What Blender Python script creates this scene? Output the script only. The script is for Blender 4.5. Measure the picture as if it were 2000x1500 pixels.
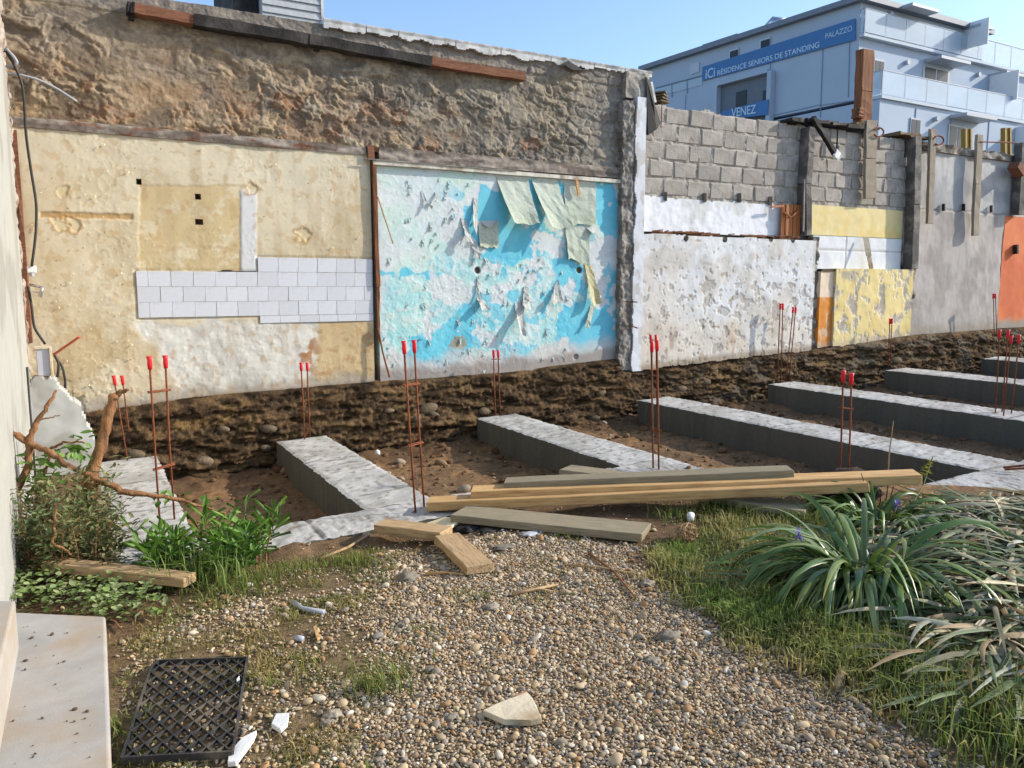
import bpy, math, random
import numpy as np
from mathutils import Vector, Matrix
random.seed(7); rng = np.random.default_rng(7)
sc = bpy.context.scene
for o in list(bpy.data.objects): bpy.data.objects.remove(o)

# ------------------------------------------------------------------ camera
F, HY, VX, H, D = 1540., 557., 146., 1.6, 8.1
PITCH = math.atan((750 - HY) / F)
YAW = math.atan((1000 - VX) / (F / math.cos(PITCH)))
fw = np.array([math.sin(YAW)*math.cos(PITCH), math.cos(YAW)*math.cos(PITCH), -math.sin(PITCH)])
rt = np.array([math.cos(YAW), -math.sin(YAW), 0.]); up = np.cross(rt, fw)
CAM = np.array([0., -D, H])
cd = bpy.data.cameras.new('camera'); cam = bpy.data.objects.new('camera', cd)
sc.collection.objects.link(cam); sc.camera = cam
cam.matrix_world = Matrix(((rt[0], up[0], -fw[0], CAM[0]), (rt[1], up[1], -fw[1], CAM[1]), (rt[2], up[2], -fw[2], CAM[2]), (0, 0, 0, 1)))
cd.sensor_width = 36; cd.lens = 36 * F / 2000; cd.clip_start = .05; cd.clip_end = 2000
# ------------------------------------------------------------------ light
SUN = np.array([1., -.36, .54]); SUN /= np.linalg.norm(SUN)      # direction towards the sun
w = bpy.data.worlds.new('World'); sc.world = w; w.use_nodes = True
nt = w.node_tree; sky = nt.nodes.new('ShaderNodeTexSky'); sky.sky_type = 'NISHITA'; sky.sun_disc = False
sky.sun_elevation = math.asin(SUN[2]); sky.sun_rotation = math.atan2(SUN[0], SUN[1])
sky.air_density = 1.0; sky.dust_density = 1.0; sky.ozone_density = 3.0
nt.links.new(sky.outputs[0], nt.nodes['Background'].inputs[0]); nt.nodes['Background'].inputs[1].default_value = .15
sl = bpy.data.lights.new('sun', 'SUN'); so = bpy.data.objects.new('sun', sl); sc.collection.objects.link(so)
sl.energy = 3.0; sl.angle = math.radians(.55); sl.color = (1., .92, .80)
so.rotation_euler = Vector(-SUN).to_track_quat('-Z', 'Y').to_euler(); so.location = (20, -10, 20)
sc.view_settings.view_transform = 'Standard'; sc.view_settings.look = 'None'
sc.view_settings.exposure = .84; sc.view_settings.gamma = 1; sc.view_settings.use_curve_mapping = False

# ------------------------------------------------------------------ helpers
def ray(x, y): return fw + rt*(x-1000)/F + up*(750-y)/F
def W(x, y, Y=0.): d = ray(x, y); return CAM + d*((Y-CAM[1])/d[1])           # point on a plane parallel to the long wall
def G(x, y, Z=0.): d = ray(x, y); return CAM + d*((Z-CAM[2])/d[2])
def zf(X): return .015 + .03*X                                              # the site rises gently to the right
def GS(x, y, dz=0.):                                                        # point on the sloping ground
    d = ray(x, y); t = (.015+dz + .03*CAM[0] - CAM[2])/(d[2]-.03*d[0]); return CAM + d*t
def S(r, g, b, k=1.):
    f = lambda c: (c/12.92 if c <= .04045 else ((c+.055)/1.055)**2.4)
    return np.array([f(r/255), f(g/255), f(b/255)])*k
ORG = {}
def setp(o, label=None, cat=None, group=None, kind=None):
    if label: o['label'] = label
    if cat: o['category'] = cat
    if group: o['group'] = group
    if kind: o['kind'] = kind
    return o
def thing(name, loc, label, cat, group=None):
    o = bpy.data.objects.new(name, None); sc.collection.objects.link(o); o.location = tuple(float(c) for c in loc)
    o.empty_display_size = .1; ORG[o.name] = np.array(loc, float); return setp(o, label, cat, group)
def fast_mesh(name, V, Q, T=None, col=None, smooth=True, extra=None):
    me = bpy.data.meshes.new(name); V = np.asarray(V, np.float32)
    Q = np.asarray(Q, np.int32).reshape(-1, 4) if Q is not None and len(Q) else np.zeros((0, 4), np.int32)
    T = np.asarray(T, np.int32).reshape(-1, 3) if T is not None and len(T) else np.zeros((0, 3), np.int32)
    me.vertices.add(len(V)); me.vertices.foreach_set('co', V.ravel())
    nl = Q.size + T.size; me.loops.add(nl); me.loops.foreach_set('vertex_index', np.concatenate([Q.ravel(), T.ravel()]))
    me.polygons.add(len(Q)+len(T))
    me.polygons.foreach_set('loop_start', np.concatenate([np.arange(len(Q))*4, Q.size+np.arange(len(T))*3]).astype(np.int32))
    me.polygons.foreach_set('use_smooth', np.full(len(Q)+len(T), smooth))
    me.update(calc_edges=True); me.validate()
    if col is not None:
        c = np.ones((len(V), 4), np.float32); c[:, :3] = col
        me.color_attributes.new('col', 'FLOAT_COLOR', 'POINT').data.foreach_set('color', c.ravel())
    return me
def link(name, me, mat, parent=None, **k):
    o = bpy.data.objects.new(name, me); sc.collection.objects.link(o)
    if mat and not me.materials: me.materials.append(mat)
    if parent: o.parent = parent; ORG[o.name] = ORG.get(parent.name, np.zeros(3))
    return setp(o, **k)
def mobj(name, V, Q, mat, parent=None, T=None, col=None, smooth=False, loc=None, **k):
    V = np.asarray(V, float); org = ORG.get(parent.name, np.zeros(3)) if parent else (np.zeros(3) if loc is None else np.array(loc, float))
    me = fast_mesh(name, V-org, Q, T, col, smooth); o = link(name, me, mat, parent, **k)
    if not parent and loc is not None: o.location = tuple(loc); ORG[o.name] = org
    return o
class MB:                                   # collects shapes into ONE mesh
    def __init__(s): s.V = []; s.Q = []; s.T = []; s.n = 0
    def add(s, V, Q=(), T=()):
        V = np.asarray(V, float); s.V.append(V)
        if len(Q): s.Q.append(np.asarray(Q)+s.n)
        if len(T): s.T.append(np.asarray(T)+s.n)
        s.n += len(V); return s
    def hexa(s, P): return s.add(P, [(0,3,2,1),(4,5,6,7),(0,1,5,4),(1,2,6,5),(2,3,7,6),(3,0,4,7)])
    def box(s, a, b):
        (x0,y0,z0),(x1,y1,z1) = a, b
        return s.hexa([(x0,y0,z0),(x1,y0,z0),(x1,y1,z0),(x0,y1,z0),(x0,y0,z1),(x1,y0,z1),(x1,y1,z1),(x0,y1,z1)])
    def tube(s, P, R, n=8, cap=True):
        P = np.asarray(P, float); R = np.broadcast_to(np.asarray(R, float), (len(P),)); rings = []
        t = np.gradient(P, axis=0); t /= np.linalg.norm(t, axis=1)[:, None]+1e-9
        a = np.cross(t[0], [0,0,1.]); a = np.cross(t[0], [1.,0,0]) if np.linalg.norm(a) < .1 else a; a /= np.linalg.norm(a)
        for i in range(len(P)):
            a = a - t[i]*(a@t[i]); a /= np.linalg.norm(a); b = np.cross(t[i], a)
            th = np.arange(n)*2*math.pi/n; rings.append(P[i]+R[i]*(np.cos(th)[:,None]*a+np.sin(th)[:,None]*b))
        V = np.concatenate(rings); Q = [(i*n+j, i*n+(j+1)%n, (i+1)*n+(j+1)%n, (i+1)*n+j) for i in range(len(P)-1) for j in range(n)]; T = []
        if cap:
            V = np.concatenate([V, P[:1], P[-1:]]); m = len(P)*n
            T = [(m, (j+1)%n, j) for j in range(n)]+[(m+1, m-n+j, m-n+(j+1)%n) for j in range(n)]
        return s.add(V, Q, T)
    def obj(s, name, mat, parent=None, smooth=False, col=None, loc=None, **k):
        return mobj(name, np.concatenate(s.V), np.concatenate(s.Q) if s.Q else None, mat, parent, np.concatenate(s.T) if s.T else None, col, smooth, loc, **k)
def bar(P0, P1, wdt, hgt, upv=(0,0,1), jit=0., mb=None):     # rectangular bar from P0 to P1 (centre line)
    mb = mb or MB(); P0 = np.array(P0, float); P1 = np.array(P1, float); d = P1-P0; d /= np.linalg.norm(d)
    s_ = np.cross(d, upv); s_ /= np.linalg.norm(s_); u = np.cross(s_, d); n = 6; V = []
    for i in range(n+1):
        c = P0+(P1-P0)*i/n
        for a, b in ((-1,-1),(1,-1),(1,1),(-1,1)):
            V.append(c+s_*a*wdt/2+u*b*hgt/2+(np.array([random.uniform(-jit, jit) for _ in range(3)])))
    Q = [(i*4+j, i*4+(j+1)%4, i*4+4+(j+1)%4, i*4+4+j) for i in range(n) for j in range(4)]+[(3,2,1,0),(n*4,n*4+1,n*4+2,n*4+3)]
    return mb.add(V, Q)
def bevel(o, wd=.006, seg=1):
    m = o.modifiers.new('bevel', 'BEVEL'); m.width = wd; m.segments = seg; m.limit_method = 'ANGLE'; return o
# ---- noise
def _h(ix, iy, s):
    n = (ix.astype(np.int64)*374761393 + iy.astype(np.int64)*668265263 + s*1442695041) & 0xffffffff
    n = ((n ^ (n >> 13))*1274126177) & 0xffffffff; n = ((n ^ (n >> 15))*2246822519) & 0xffffffff; return ((n ^ (n >> 16)) & 0xffffff)/16777216.
def pn(x, y, s=0):
    x = np.asarray(x, float); y = np.asarray(y, float); ix = np.floor(x); iy = np.floor(y); fx = x-ix; fy = y-iy
    u = fx*fx*fx*(fx*(fx*6-15)+10); v = fy*fy*fy*(fy*(fy*6-15)+10)
    def g(a, b):
        t = _h(ix+a, iy+b, s)*2*math.pi; return np.cos(t)*(fx-a)+np.sin(t)*(fy-b)
    return ((g(0,0)*(1-u)+g(1,0)*u)*(1-v)+(g(0,1)*(1-u)+g(1,1)*u)*v)*1.5
def fbm(x, y, s=0, o=4, gain=.5):
    r = 0; a = 1.
    for i in range(o): r = r+a*pn(x*2.03**i+i*7.3, y*2.03**i-i*3.1, s+i*17); a *= gain
    return r
def ridge(x, y, s=0, o=4):
    r = 0; a = 1.
    for i in range(o): r = r+a*(1-2*np.abs(pn(x*2.03**i+i*5.3, y*2.03**i+i*9.1, s+i*13))); a *= .5
    return r*.5
def worley(x, y, s=0):
    ix = np.floor(x); iy = np.floor(y); f1 = np.full(np.shape(x), 9.); f2 = f1.copy(); cid = np.zeros(np.shape(x))
    for a in (-1,0,1):
        for b in (-1,0,1):
            cx = ix+a; cy = iy+b; d = np.hypot(cx+_h(cx,cy,s)-x, cy+_h(cx,cy,s+5)-y); r = _h(cx,cy,s+9)
            m = d < f1; f2 = np.where(m, f1, np.minimum(f2, d)); cid = np.where(m, r, cid); f1 = np.where(m, d, f1)
    return f1, f2, cid
def ss(a, b, x): t = np.clip((x-a)/(b-a), 0, 1); return t*t*(3-2*t)
def sdp(X, Y, poly):                         # signed distance, negative inside
    P = np.asarray(poly, float); d = np.full(np.shape(X), 1e9); ins = np.zeros(np.shape(X), bool)
    for i in range(len(P)):
        a = P[i]; b = P[(i+1) % len(P)]; e = b-a; wx = X-a[0]; wy = Y-a[1]
        t = np.clip((wx*e[0]+wy*e[1])/(e@e+1e-12), 0, 1); d = np.minimum(d, (wx-e[0]*t)**2+(wy-e[1]*t)**2)
        if a[1] != b[1]: ins ^= ((a[1] > Y) != (b[1] > Y)) & (X < (b[0]-a[0])*(Y-a[1])/(b[1]-a[1])+a[0])
    d = np.sqrt(d); return np.where(ins, -d, d)
def mixc(c, k, m): m = np.asarray(m)[..., None]; return c*(1-m)+np.asarray(k)*m
def wp(poly, Y=0.): return [(W(x, y, Y)[0], W(x, y, Y)[2]) for x, y in poly]
def gp(poly, dz=0.): return [tuple(GS(x, y, dz)[:2]) for x, y in poly]
def lin(pts, x): p = sorted(pts); return np.interp(x, [a[0] for a in p], [a[1] for a in p])
def panel(name, mat, parent, x0, x1, z0, z1, res, fn, keep=None, y=0., back=.05, T=None, **k):
    nx = max(2, int((x1-x0)/res)+1); nz = max(2, int((z1-z0)/res)+1)
    X, Z = np.meshgrid(np.linspace(x0, x1, nx), np.linspace(z0, z1, nz)); h, c = fn(X, Z)
    T = T or (lambda X, Z, h: np.stack([X, y-h, Z], -1)); V = T(X, Z, h).reshape(-1, 3); Bk = T(X, Z, np.full_like(X, -back)).reshape(-1, 3)
    c = np.broadcast_to(c, X.shape+(3,)).reshape(-1, 3); idx = np.arange(nx*nz).reshape(nz, nx)
    q = np.stack([idx[:-1,:-1], idx[:-1,1:], idx[1:,1:], idx[1:,:-1]], -1).reshape(-1, 4)
    if keep is not None:
        Xc = (X[:-1,:-1]+X[1:,1:])/2; Zc = (Z[:-1,:-1]+Z[1:,1:])/2; q = q[keep(Xc, Zc).ravel()]
    e = np.concatenate([q[:, [i, (i+1) % 4]] for i in range(4)]); key = np.sort(e, 1); key = key[:,0].astype(np.int64)*(nx*nz)+key[:,1]
    _, inv, cnt = np.unique(key, return_inverse=True, return_counts=True); be = e[cnt[inv] == 1]
    used = np.unique(q); remap = np.full(nx*nz, -1); remap[used] = np.arange(len(used)); bu = np.unique(be); bmap = np.full(nx*nz, -1); bmap[bu] = len(used)+np.arange(len(bu))
    fmap = np.full(nx*nz, -1); fmap[bu] = len(used)+len(bu)+np.arange(len(bu))
    VV = np.concatenate([V[used], Bk[bu], V[bu]]); CC = np.concatenate([c[used], c[bu]*.9, c[bu]*.9])
    QQ = np.concatenate([remap[q], np.stack([fmap[be[:,1]], fmap[be[:,0]], bmap[be[:,0]], bmap[be[:,1]]], -1)])
    return mobj(name, VV, QQ, mat, parent, col=CC, smooth=True, **k)

# ------------------------------------------------------------------ materials
def mat_base(name):
    m = bpy.data.materials.new(name); m.use_nodes = True; n = m.node_tree; return m, n, n.nodes['Principled BSDF']
def nd(n, t, **k):
    x = n.nodes.new(t)
    for a, b in k.items():
        if a.startswith('i_'): x.inputs[a[2:].replace('_', ' ')].default_value = b
        else: setattr(x, a, b)
    return x
def noise_node(n, vec, scale, detail=6, rough=.6):
    t = nd(n, 'ShaderNodeTexNoise'); t.inputs['Scale'].default_value = scale; t.inputs['Detail'].default_value = detail; t.inputs['Roughness'].default_value = rough
    if vec is not None: n.links.new(vec, t.inputs['Vector'])
    return t
def mat(name, col=None, rough=.85, var=.25, vs=6., bs=60., bump=.3, bd=.01, attr=False, inst=False, stretch=None, trans=0., spec=.3, tint=None, metal=0., objvar=0., vs2=None):
    m, n, b = mat_base(name); L = n.links; tc = nd(n, 'ShaderNodeTexCoord'); vec = tc.outputs['Object']
    if stretch:
        mp = nd(n, 'ShaderNodeMapping'); mp.inputs['Scale'].default_value = stretch; L.new(vec, mp.inputs['Vector']); vec = mp.outputs[0]
    if attr:
        a = nd(n, 'ShaderNodeAttribute', attribute_name='col'); a.attribute_type = 'INSTANCER' if inst else 'GEOMETRY'; base = a.outputs['Color']
    else:
        r = nd(n, 'ShaderNodeRGB'); r.outputs[0].default_value = (*[float(c) for c in col], 1); base = r.outputs[0]
    t = noise_node(n, vec, vs); mr = nd(n, 'ShaderNodeMapRange'); mr.inputs['From Min'].default_value = .3; mr.inputs['From Max'].default_value = .7
    mr.inputs['To Min'].default_value = 1-var; mr.inputs['To Max'].default_value = 1+var; L.new(t.outputs['Fac'], mr.inputs['Value'])
    fac = mr.outputs[0]
    if objvar:
        oi = nd(n, 'ShaderNodeObjectInfo'); m2 = nd(n, 'ShaderNodeMapRange'); m2.inputs['To Min'].default_value = 1-objvar; m2.inputs['To Max'].default_value = 1+objvar
        L.new(oi.outputs['Random'], m2.inputs['Value']); mu = nd(n, 'ShaderNodeMath', operation='MULTIPLY'); L.new(fac, mu.inputs[0]); L.new(m2.outputs[0], mu.inputs[1]); fac = mu.outputs[0]
    mx = nd(n, 'ShaderNodeVectorMath', operation='SCALE'); L.new(base, mx.inputs[0]); L.new(fac, mx.inputs['Scale']); out = mx.outputs[0]
    if tint is not None:
        t2 = noise_node(n, vec, vs2 or vs*.35, 4); cr = nd(n, 'ShaderNodeMapRange'); cr.inputs['From Min'].default_value = .48; cr.inputs['From Max'].default_value = .66; L.new(t2.outputs['Fac'], cr.inputs['Value'])
        mm = nd(n, 'ShaderNodeMix', data_type='RGBA'); L.new(cr.outputs[0], mm.inputs['Factor']); L.new(out, mm.inputs['A']); mm.inputs['B'].default_value = (*[float(c) for c in tint], 1); out = mm.outputs['Result']
    L.new(out, b.inputs['Base Color']); b.inputs['Roughness'].default_value = rough; b.inputs['Specular IOR Level'].default_value = spec; b.inputs['Metallic'].default_value = metal
    if bump:
        t3 = noise_node(n, vec, bs, 5); bp = nd(n, 'ShaderNodeBump'); bp.inputs['Strength'].default_value = bump; bp.inputs['Distance'].default_value = bd
        L.new(t3.outputs['Fac'], bp.inputs['Height']); L.new(bp.outputs[0], b.inputs['Normal'])
    if trans:
        tr = nd(n, 'ShaderNodeBsdfTranslucent'); L.new(out, tr.inputs['Color']); ms = nd(n, 'ShaderNodeMixShader'); ms.inputs[0].default_value = trans
        L.new(b.outputs[0], ms.inputs[1]); L.new(tr.outputs[0], ms.inputs[2]); L.new(ms.outputs[0], n.nodes['Material Output'].inputs['Surface'])
    return m
M = {}
M['plaster'] = mat('painted_plaster', attr=True, rough=.75, var=.06, vs=9, bs=45, bump=.12, bd=.006, spec=.3)
M['rubble'] = mat('rubble_render', attr=True, rough=.95, var=.28, vs=22, bs=70, bump=.35, bd=.012, spec=.1)
M['soil'] = mat('soil', attr=True, rough=.95, var=.4, vs=28, bs=60, bump=.8, bd=.03, spec=.1)
M['ground'] = mat('ground_soil', attr=True, rough=.95, var=.35, vs=30, bs=90, bump=.7, bd=.02, spec=.1)
M['concrete'] = mat('fresh_concrete', attr=True, rough=.9, var=.1, vs=30, bs=80, bump=.5, bd=.01, spec=.2)
M['conc_grey'] = mat('old_concrete', S(150,145,138), rough=.95, var=.25, vs=7, bs=40, bump=.6, bd=.015, tint=S(105,100,94))
M['conc_white'] = mat('white_painted_concrete', S(205,208,212), rough=.8, var=.1, vs=7, bs=40, bump=.4, bd=.01, tint=S(170,165,158), vs2=3)
M['slab'] = mat('pale_step_concrete', S(164,160,154), rough=.9, var=.14, vs=5, bs=120, bump=.25, bd=.004, tint=S(162,146,126), vs2=2.2)
M['tile'] = mat('white_tile', S(204,206,212), rough=.4, var=.05, vs=5, bs=10, bump=.0, spec=.4, objvar=.06, tint=S(184,182,178), vs2=4)
M['block'] = mat('concrete_block', S(172,165,156), rough=.95, var=.2, vs=9, bs=55, bump=.7, bd=.015, objvar=.12, tint=S(140,132,122), vs2=4)
M['wood_new'] = mat('pine_board', S(184,154,114), rough=.75, var=.2, vs=14, bs=30, bump=.25, bd=.004, stretch=(1,14,14), objvar=.1, tint=S(134,112,84), vs2=6)
M['wood_orange'] = mat('orange_board', S(204,166,112), rough=.75, var=.25, vs=10, bs=30, bump=.25, bd=.004, stretch=(1,14,14), objvar=.08, tint=S(170,126,80), vs2=5)
M['wood_grey'] = mat('grey_board', S(150,138,112), rough=.85, var=.2, vs=12, bs=30, bump=.4, bd=.005, stretch=(1,16,16), objvar=.1, tint=S(122,116,98), vs2=5)
M['wood_old'] = mat('old_timber', S(128,82,52), rough=.85, var=.35, vs=10, bs=30, bump=.5, bd=.008, stretch=(14,14,1.5), tint=S(88,60,42))
M['wood_red'] = mat('red_timber', S(130,88,66), rough=.85, var=.3, vs=10, bs=30, bump=.5, bd=.008, stretch=(1.5,14,14), tint=S(110,70,50))
M['char'] = mat('charred_timber', S(38,35,34), rough=.8, var=.4, vs=10, bs=40, bump=.6, bd=.01, tint=S(70,66,62))
M['post'] = mat('weathered_post', S(150,138,122), rough=.9, var=.2, vs=8, bs=40, bump=.4, bd=.006, stretch=(8,8,1))
M['tar'] = mat('tar_sheet', S(30,30,31), rough=.7, var=.3, vs=12, bs=30, bump=.4)
M['zinc'] = mat('zinc_flashing', S(196,196,194), rough=.6, var=.15, vs=9, bs=14, bump=.2, tint=S(150,146,140), vs2=7)
M['slate'] = mat('slate_cladding', S(168,170,172), rough=.6, var=.15, vs=20, bs=40, bump=.2, objvar=.08)
M['rust'] = mat('rusty_steel', S(128,70,42), rough=.8, var=.3, vs=60, bs=300, bump=.5, bd=.002, tint=S(90,52,38), vs2=20)
M['cap'] = mat('red_plastic', S(226,40,48), rough=.4, var=.06, vs=20, bump=0, spec=.4)
M['paper'] = mat('peeled_paper', attr=True, rough=.85, var=.14, vs=45, bs=30, bump=.2, trans=.25)
M['cable'] = mat('black_cable', S(52,54,50), rough=.5, var=.1, bump=0)
M['conduit'] = mat('grey_plastic', S(162,166,172), rough=.45, var=.08, bump=0)
M['blackplastic'] = mat('black_plastic', S(52,52,54), rough=.5, var=.2, vs=8, bs=60, bump=.15, tint=S(104,96,84), vs2=5)
M['white'] = mat('white_plaster_chip', S(228,228,224), rough=.7, var=.06, vs=12, bs=30, bump=.2)
M['stone'] = mat('loose_stone', S(146,136,120), rough=.9, var=.25, vs=14, bs=60, bump=.5, objvar=.25)
M['sandstone'] = mat('broken_tile_slab', S(205,192,165), rough=.85, var=.12, vs=14, bs=60, bump=.3, tint=S(170,150,120))
M['earthstone'] = mat('earth_stone', S(104,90,72), rough=.95, var=.35, vs=14, bs=40, bump=.7, bd=.02, objvar=.25)
M['pebble'] = mat('pebble', attr=True, inst=True, rough=.92, var=.22, vs=60, bs=90, bump=.15, bd=.003, spec=.1)
M['grass'] = mat('grass', attr=True, rough=.6, var=.15, vs=5, bump=0, trans=.35)
M['leaf'] = mat('leaf', attr=True, rough=.5, var=.15, vs=14, bump=0, trans=.3, spec=.4)
M['strap'] = mat('strap_leaf', attr=True, rough=.36, var=.15, vs=9, bs=40, bump=.12, bd=.003, trans=.2, spec=.5)
M['deadleaf'] = mat('dead_leaf', attr=True, rough=.6, var=.2, vs=9, bs=40, bump=.2, bd=.004, trans=.15, spec=.35)
M['bark'] = mat('vine_bark', S(150,108,72), rough=.9, var=.35, vs=14, bs=40, bump=.8, bd=.015, stretch=(3,3,1), tint=S(104,74,52))
M['twig'] = mat('dry_twig', S(176,148,110), rough=.9, var=.25, vs=20, bs=60, bump=.4)
M['flower'] = mat('mauve_flower', S(122,112,190), rough=.6, var=.2, vs=30, bump=0, trans=.2)
M['water'] = mat('muddy_water', S(120,92,58), rough=.08, var=.1, bump=0, spec=.5)

# ------------------------------------------------------------------ layout of the excavation
BX = [.07, 1.66, 3.84, 6.0, 8.2, 10.6, 13.0, 15.4]; BW = .5          # cross beams, left edges
YF, YF2, YO = -2.97, -4.65, -3.42                                        # inner front edge of the near bays / of the right bays / outer front edge
WB = [(0,832),(180,808),(330,787),(480,772),(740,748),(1000,728),(1150,708),(1215,702),(1240,722),(1400,702),(1600,680),(1780,657),(1985,642)]
WBZ = [(W(*p)[0], W(*p)[2]) for p in WB]
def zwb(X): return lin(WBZ, X)                                           # foot of the long wall
PIT = .30
def pitmask(X, Y):
    return (((X > BX[0]+.04) & (X <= 4.3) & (Y > YO+.05)) | ((X > 4.3) & (Y > YF2-.47))).astype(float)
def ground_z(X, Y):
    X = np.asarray(X, float); Y = np.asarray(Y, float)
    base = zf(X)+.018*fbm(X*.9, Y*.9, 3, 3)+.006*fbm(X*6, Y*6, 8, 3)
    pit = zf(X)-PIT+.03*fbm(X*2.2, Y*2.2, 21, 4)+.012*ridge(X*9, Y*9, 5, 3)
    z = np.where(pitmask(X, Y) > 0, pit, base)
    # earth slope in the near left corner of the third bay
    k = ss(0, 1, 1-np.clip(sdp(X, Y, [(4.2,-3.1),(4.2,-5.4),(5.9,-5.4),(5.1,-4.5)])/.4, 0, 1)); inb = (X > 4.2) & (X < 6.1) & (Y > -5.4) & (Y < -2.2)
    z = np.where(inb, np.where(pitmask(X, Y) > 0, pit*(1-k)+base*k, base), z)
    # spoil at the foot of the bank
    z = z+np.where(pitmask(X, Y) > 0, .05*ss(-.8, -.35, Y+.25*fbm(X*1.4, Y, 4, 3))*(1+.5*fbm(X*5, Y*5, 44, 3)), 0)
    # soil mounded against the outside of the front beam, left bays
    z = z+np.where((Y < YO+.05) & (X < 4.6), (-.05+.045*np.clip(fbm(X*2.2, Y*2.2, 71, 3), 0, 1))*np.exp(-((Y-YO)/.3)**2), 0)
    return z
GRAVEL = gp([(640,1560),(640,1420),(700,1300),(740,1190),(770,1095),(900,1050),(1100,1055),(1255,1075),(1290,1150),(1400,1215),(1520,1300),(1680,1365),(1860,1460),(1960,1560),(1000,1800),(500,1700)])
MIX = gp([(215,1500),(225,1260),(330,1180),(480,1120),(620,1090),(800,1060),(780,1200),(740,1320),(690,1420),(690,1560),(650,1700),(200,1700)])
GRASSR = gp([(1250,1105),(1330,1060),(1420,1015),(1540,1000),(1650,990),(2000,1010),(2300,1300),(2300,1750),(2050,1600),(1890,1480),(1700,1370),(1530,1300),(1400,1215),(1310,1165)])
def gravel_w(X, Y): return ss(.12, -.12, sdp(X, Y, GRAVEL)+.16*fbm(X*2.5, Y*2.5, 31, 3))
def mix_w(X, Y): return ss(.12, -.12, sdp(X, Y, MIX)+.12*fbm(X*2.5, Y*2.5, 37, 3))
def grass_w(X, Y): return ss(.1, -.08, sdp(X, Y, GRASSR)+.12*fbm(X*2.5, Y*2.5, 33, 3))
def ground_col(X, Y):
    n = fbm(X*1.6, Y*1.6, 51, 4)*.5+.5; n2 = fbm(X*7, Y*7, 52, 3)*.5+.5
    c = mixc(np.broadcast_to(S(98,78,58), X.shape+(3,)), S(128,104,78), np.clip(n, 0, 1))
    c = mixc(c, S(72,56,42), np.clip(n2-.35, 0, 1)*.7)
    c = mixc(c, S(150,130,102), gravel_w(X, Y)*.85); c = mixc(c, S(128,112,84), mix_w(X, Y)*.6); c = mixc(c, S(92,90,54), grass_w(X, Y)*.8)
    pm = pitmask(X, Y); d = mixc(np.broadcast_to(S(152,118,84), X.shape+(3,)), S(122,98,74), ss(-.3, .35, fbm(X*1.3, Y*1.3, 61, 4)))
    d = mixc(d, S(128,106,80), ss(.1, .5, fbm(X*6, Y*6, 66, 4))*.7); d = mixc(d, S(84,66,50), ss(.05, .5, fbm(X*12, Y*12, 67, 3))*.5)
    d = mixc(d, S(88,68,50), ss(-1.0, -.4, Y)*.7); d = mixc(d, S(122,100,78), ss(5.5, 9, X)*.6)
    return mixc(c, d, pm)
def sheet(name, x0, x1, y0, y1, res, mat_, keep=None, **k):
    nx = int((x1-x0)/res)+1; ny = int((y1-y0)/res)+1; X, Y = np.meshgrid(np.linspace(x0,x1,nx), np.linspace(y0,y1,ny)); Z = ground_z(X, Y)
    idx = np.arange(nx*ny).reshape(ny, nx); q = np.stack([idx[:-1,:-1], idx[:-1,1:], idx[1:,1:], idx[1:,:-1]], -1).reshape(-1, 4)
    return mobj(name, np.stack([X,Y,Z],-1).reshape(-1,3), q, mat_, col=ground_col(X, Y).reshape(-1,3), smooth=True, **k)
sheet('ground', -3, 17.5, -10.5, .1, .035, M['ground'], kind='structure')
mb = MB(); mb.add([(-600,-600,-.7),(600,-600,-.7),(600,600,-.7),(-600,600,-.7)], [(0,1,2,3)])
mobj('surrounding_terrain', mb.V[0], mb.Q[0], mat('terrain', S(120,112,98), rough=.95, var=.2, vs=.4, bs=2), kind='structure')
# earth bank under the wall
def bank_fn(X, T_):                          # T_: 0 at the bottom .. 1 at the wall foot
    zb = zwb(X); zt = zb+.04; z0 = zf(X)-PIT-.1; Z = z0+(zt-z0)*T_; dn = zt-Z
    h = .02+.30*np.clip(dn/.95, 0, 1)**.75+.16*ss(5.5, 14, X)
    lump = .05*fbm(X*1.3, Z*2., 81, 3)+.045*ss(-.25, .25, fbm(X*1.6, Z*8, 82, 3))+.03*fbm(X*4, Z*13, 83, 5, .6)+.022*fbm(X*18, Z*24, 85, 4, .6); f1, f2, cid = worley(X*4.6, Z*8.5, 88)
    h = h+(lump+.012*ss(.05, .25, f2-f1)*cid)*ss(0, .12, dn)
    c = mixc(np.broadcast_to(S(92,74,55), X.shape+(3,)), S(134,108,76), np.clip(.5+fbm(X*1.5, Z*4, 90, 4), 0, 1)*.8)
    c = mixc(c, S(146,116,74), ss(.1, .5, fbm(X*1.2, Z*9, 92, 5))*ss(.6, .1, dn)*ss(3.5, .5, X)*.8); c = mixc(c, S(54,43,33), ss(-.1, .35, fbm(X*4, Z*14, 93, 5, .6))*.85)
    c = mixc(c, S(130,118,100), ss(.15, .55, fbm(X*3, Z*5, 95, 4))*ss(5, 9, X)*.7)
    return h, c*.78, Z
xs = np.linspace(-.5, 17, 1170); ts = np.linspace(0, 1, 62); Xb, Tb = np.meshgrid(xs, ts); hb, cb, Zb = bank_fn(Xb, Tb)
ix = np.arange(Xb.size).reshape(Xb.shape); q = np.stack([ix[:-1,:-1], ix[:-1,1:], ix[1:,1:], ix[1:,:-1]], -1).reshape(-1, 4)
mobj('earth_bank', np.stack([Xb, .03-hb, Zb], -1).reshape(-1, 3), q, M['soil'], col=cb.reshape(-1, 3), smooth=True, kind='structure')

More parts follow.
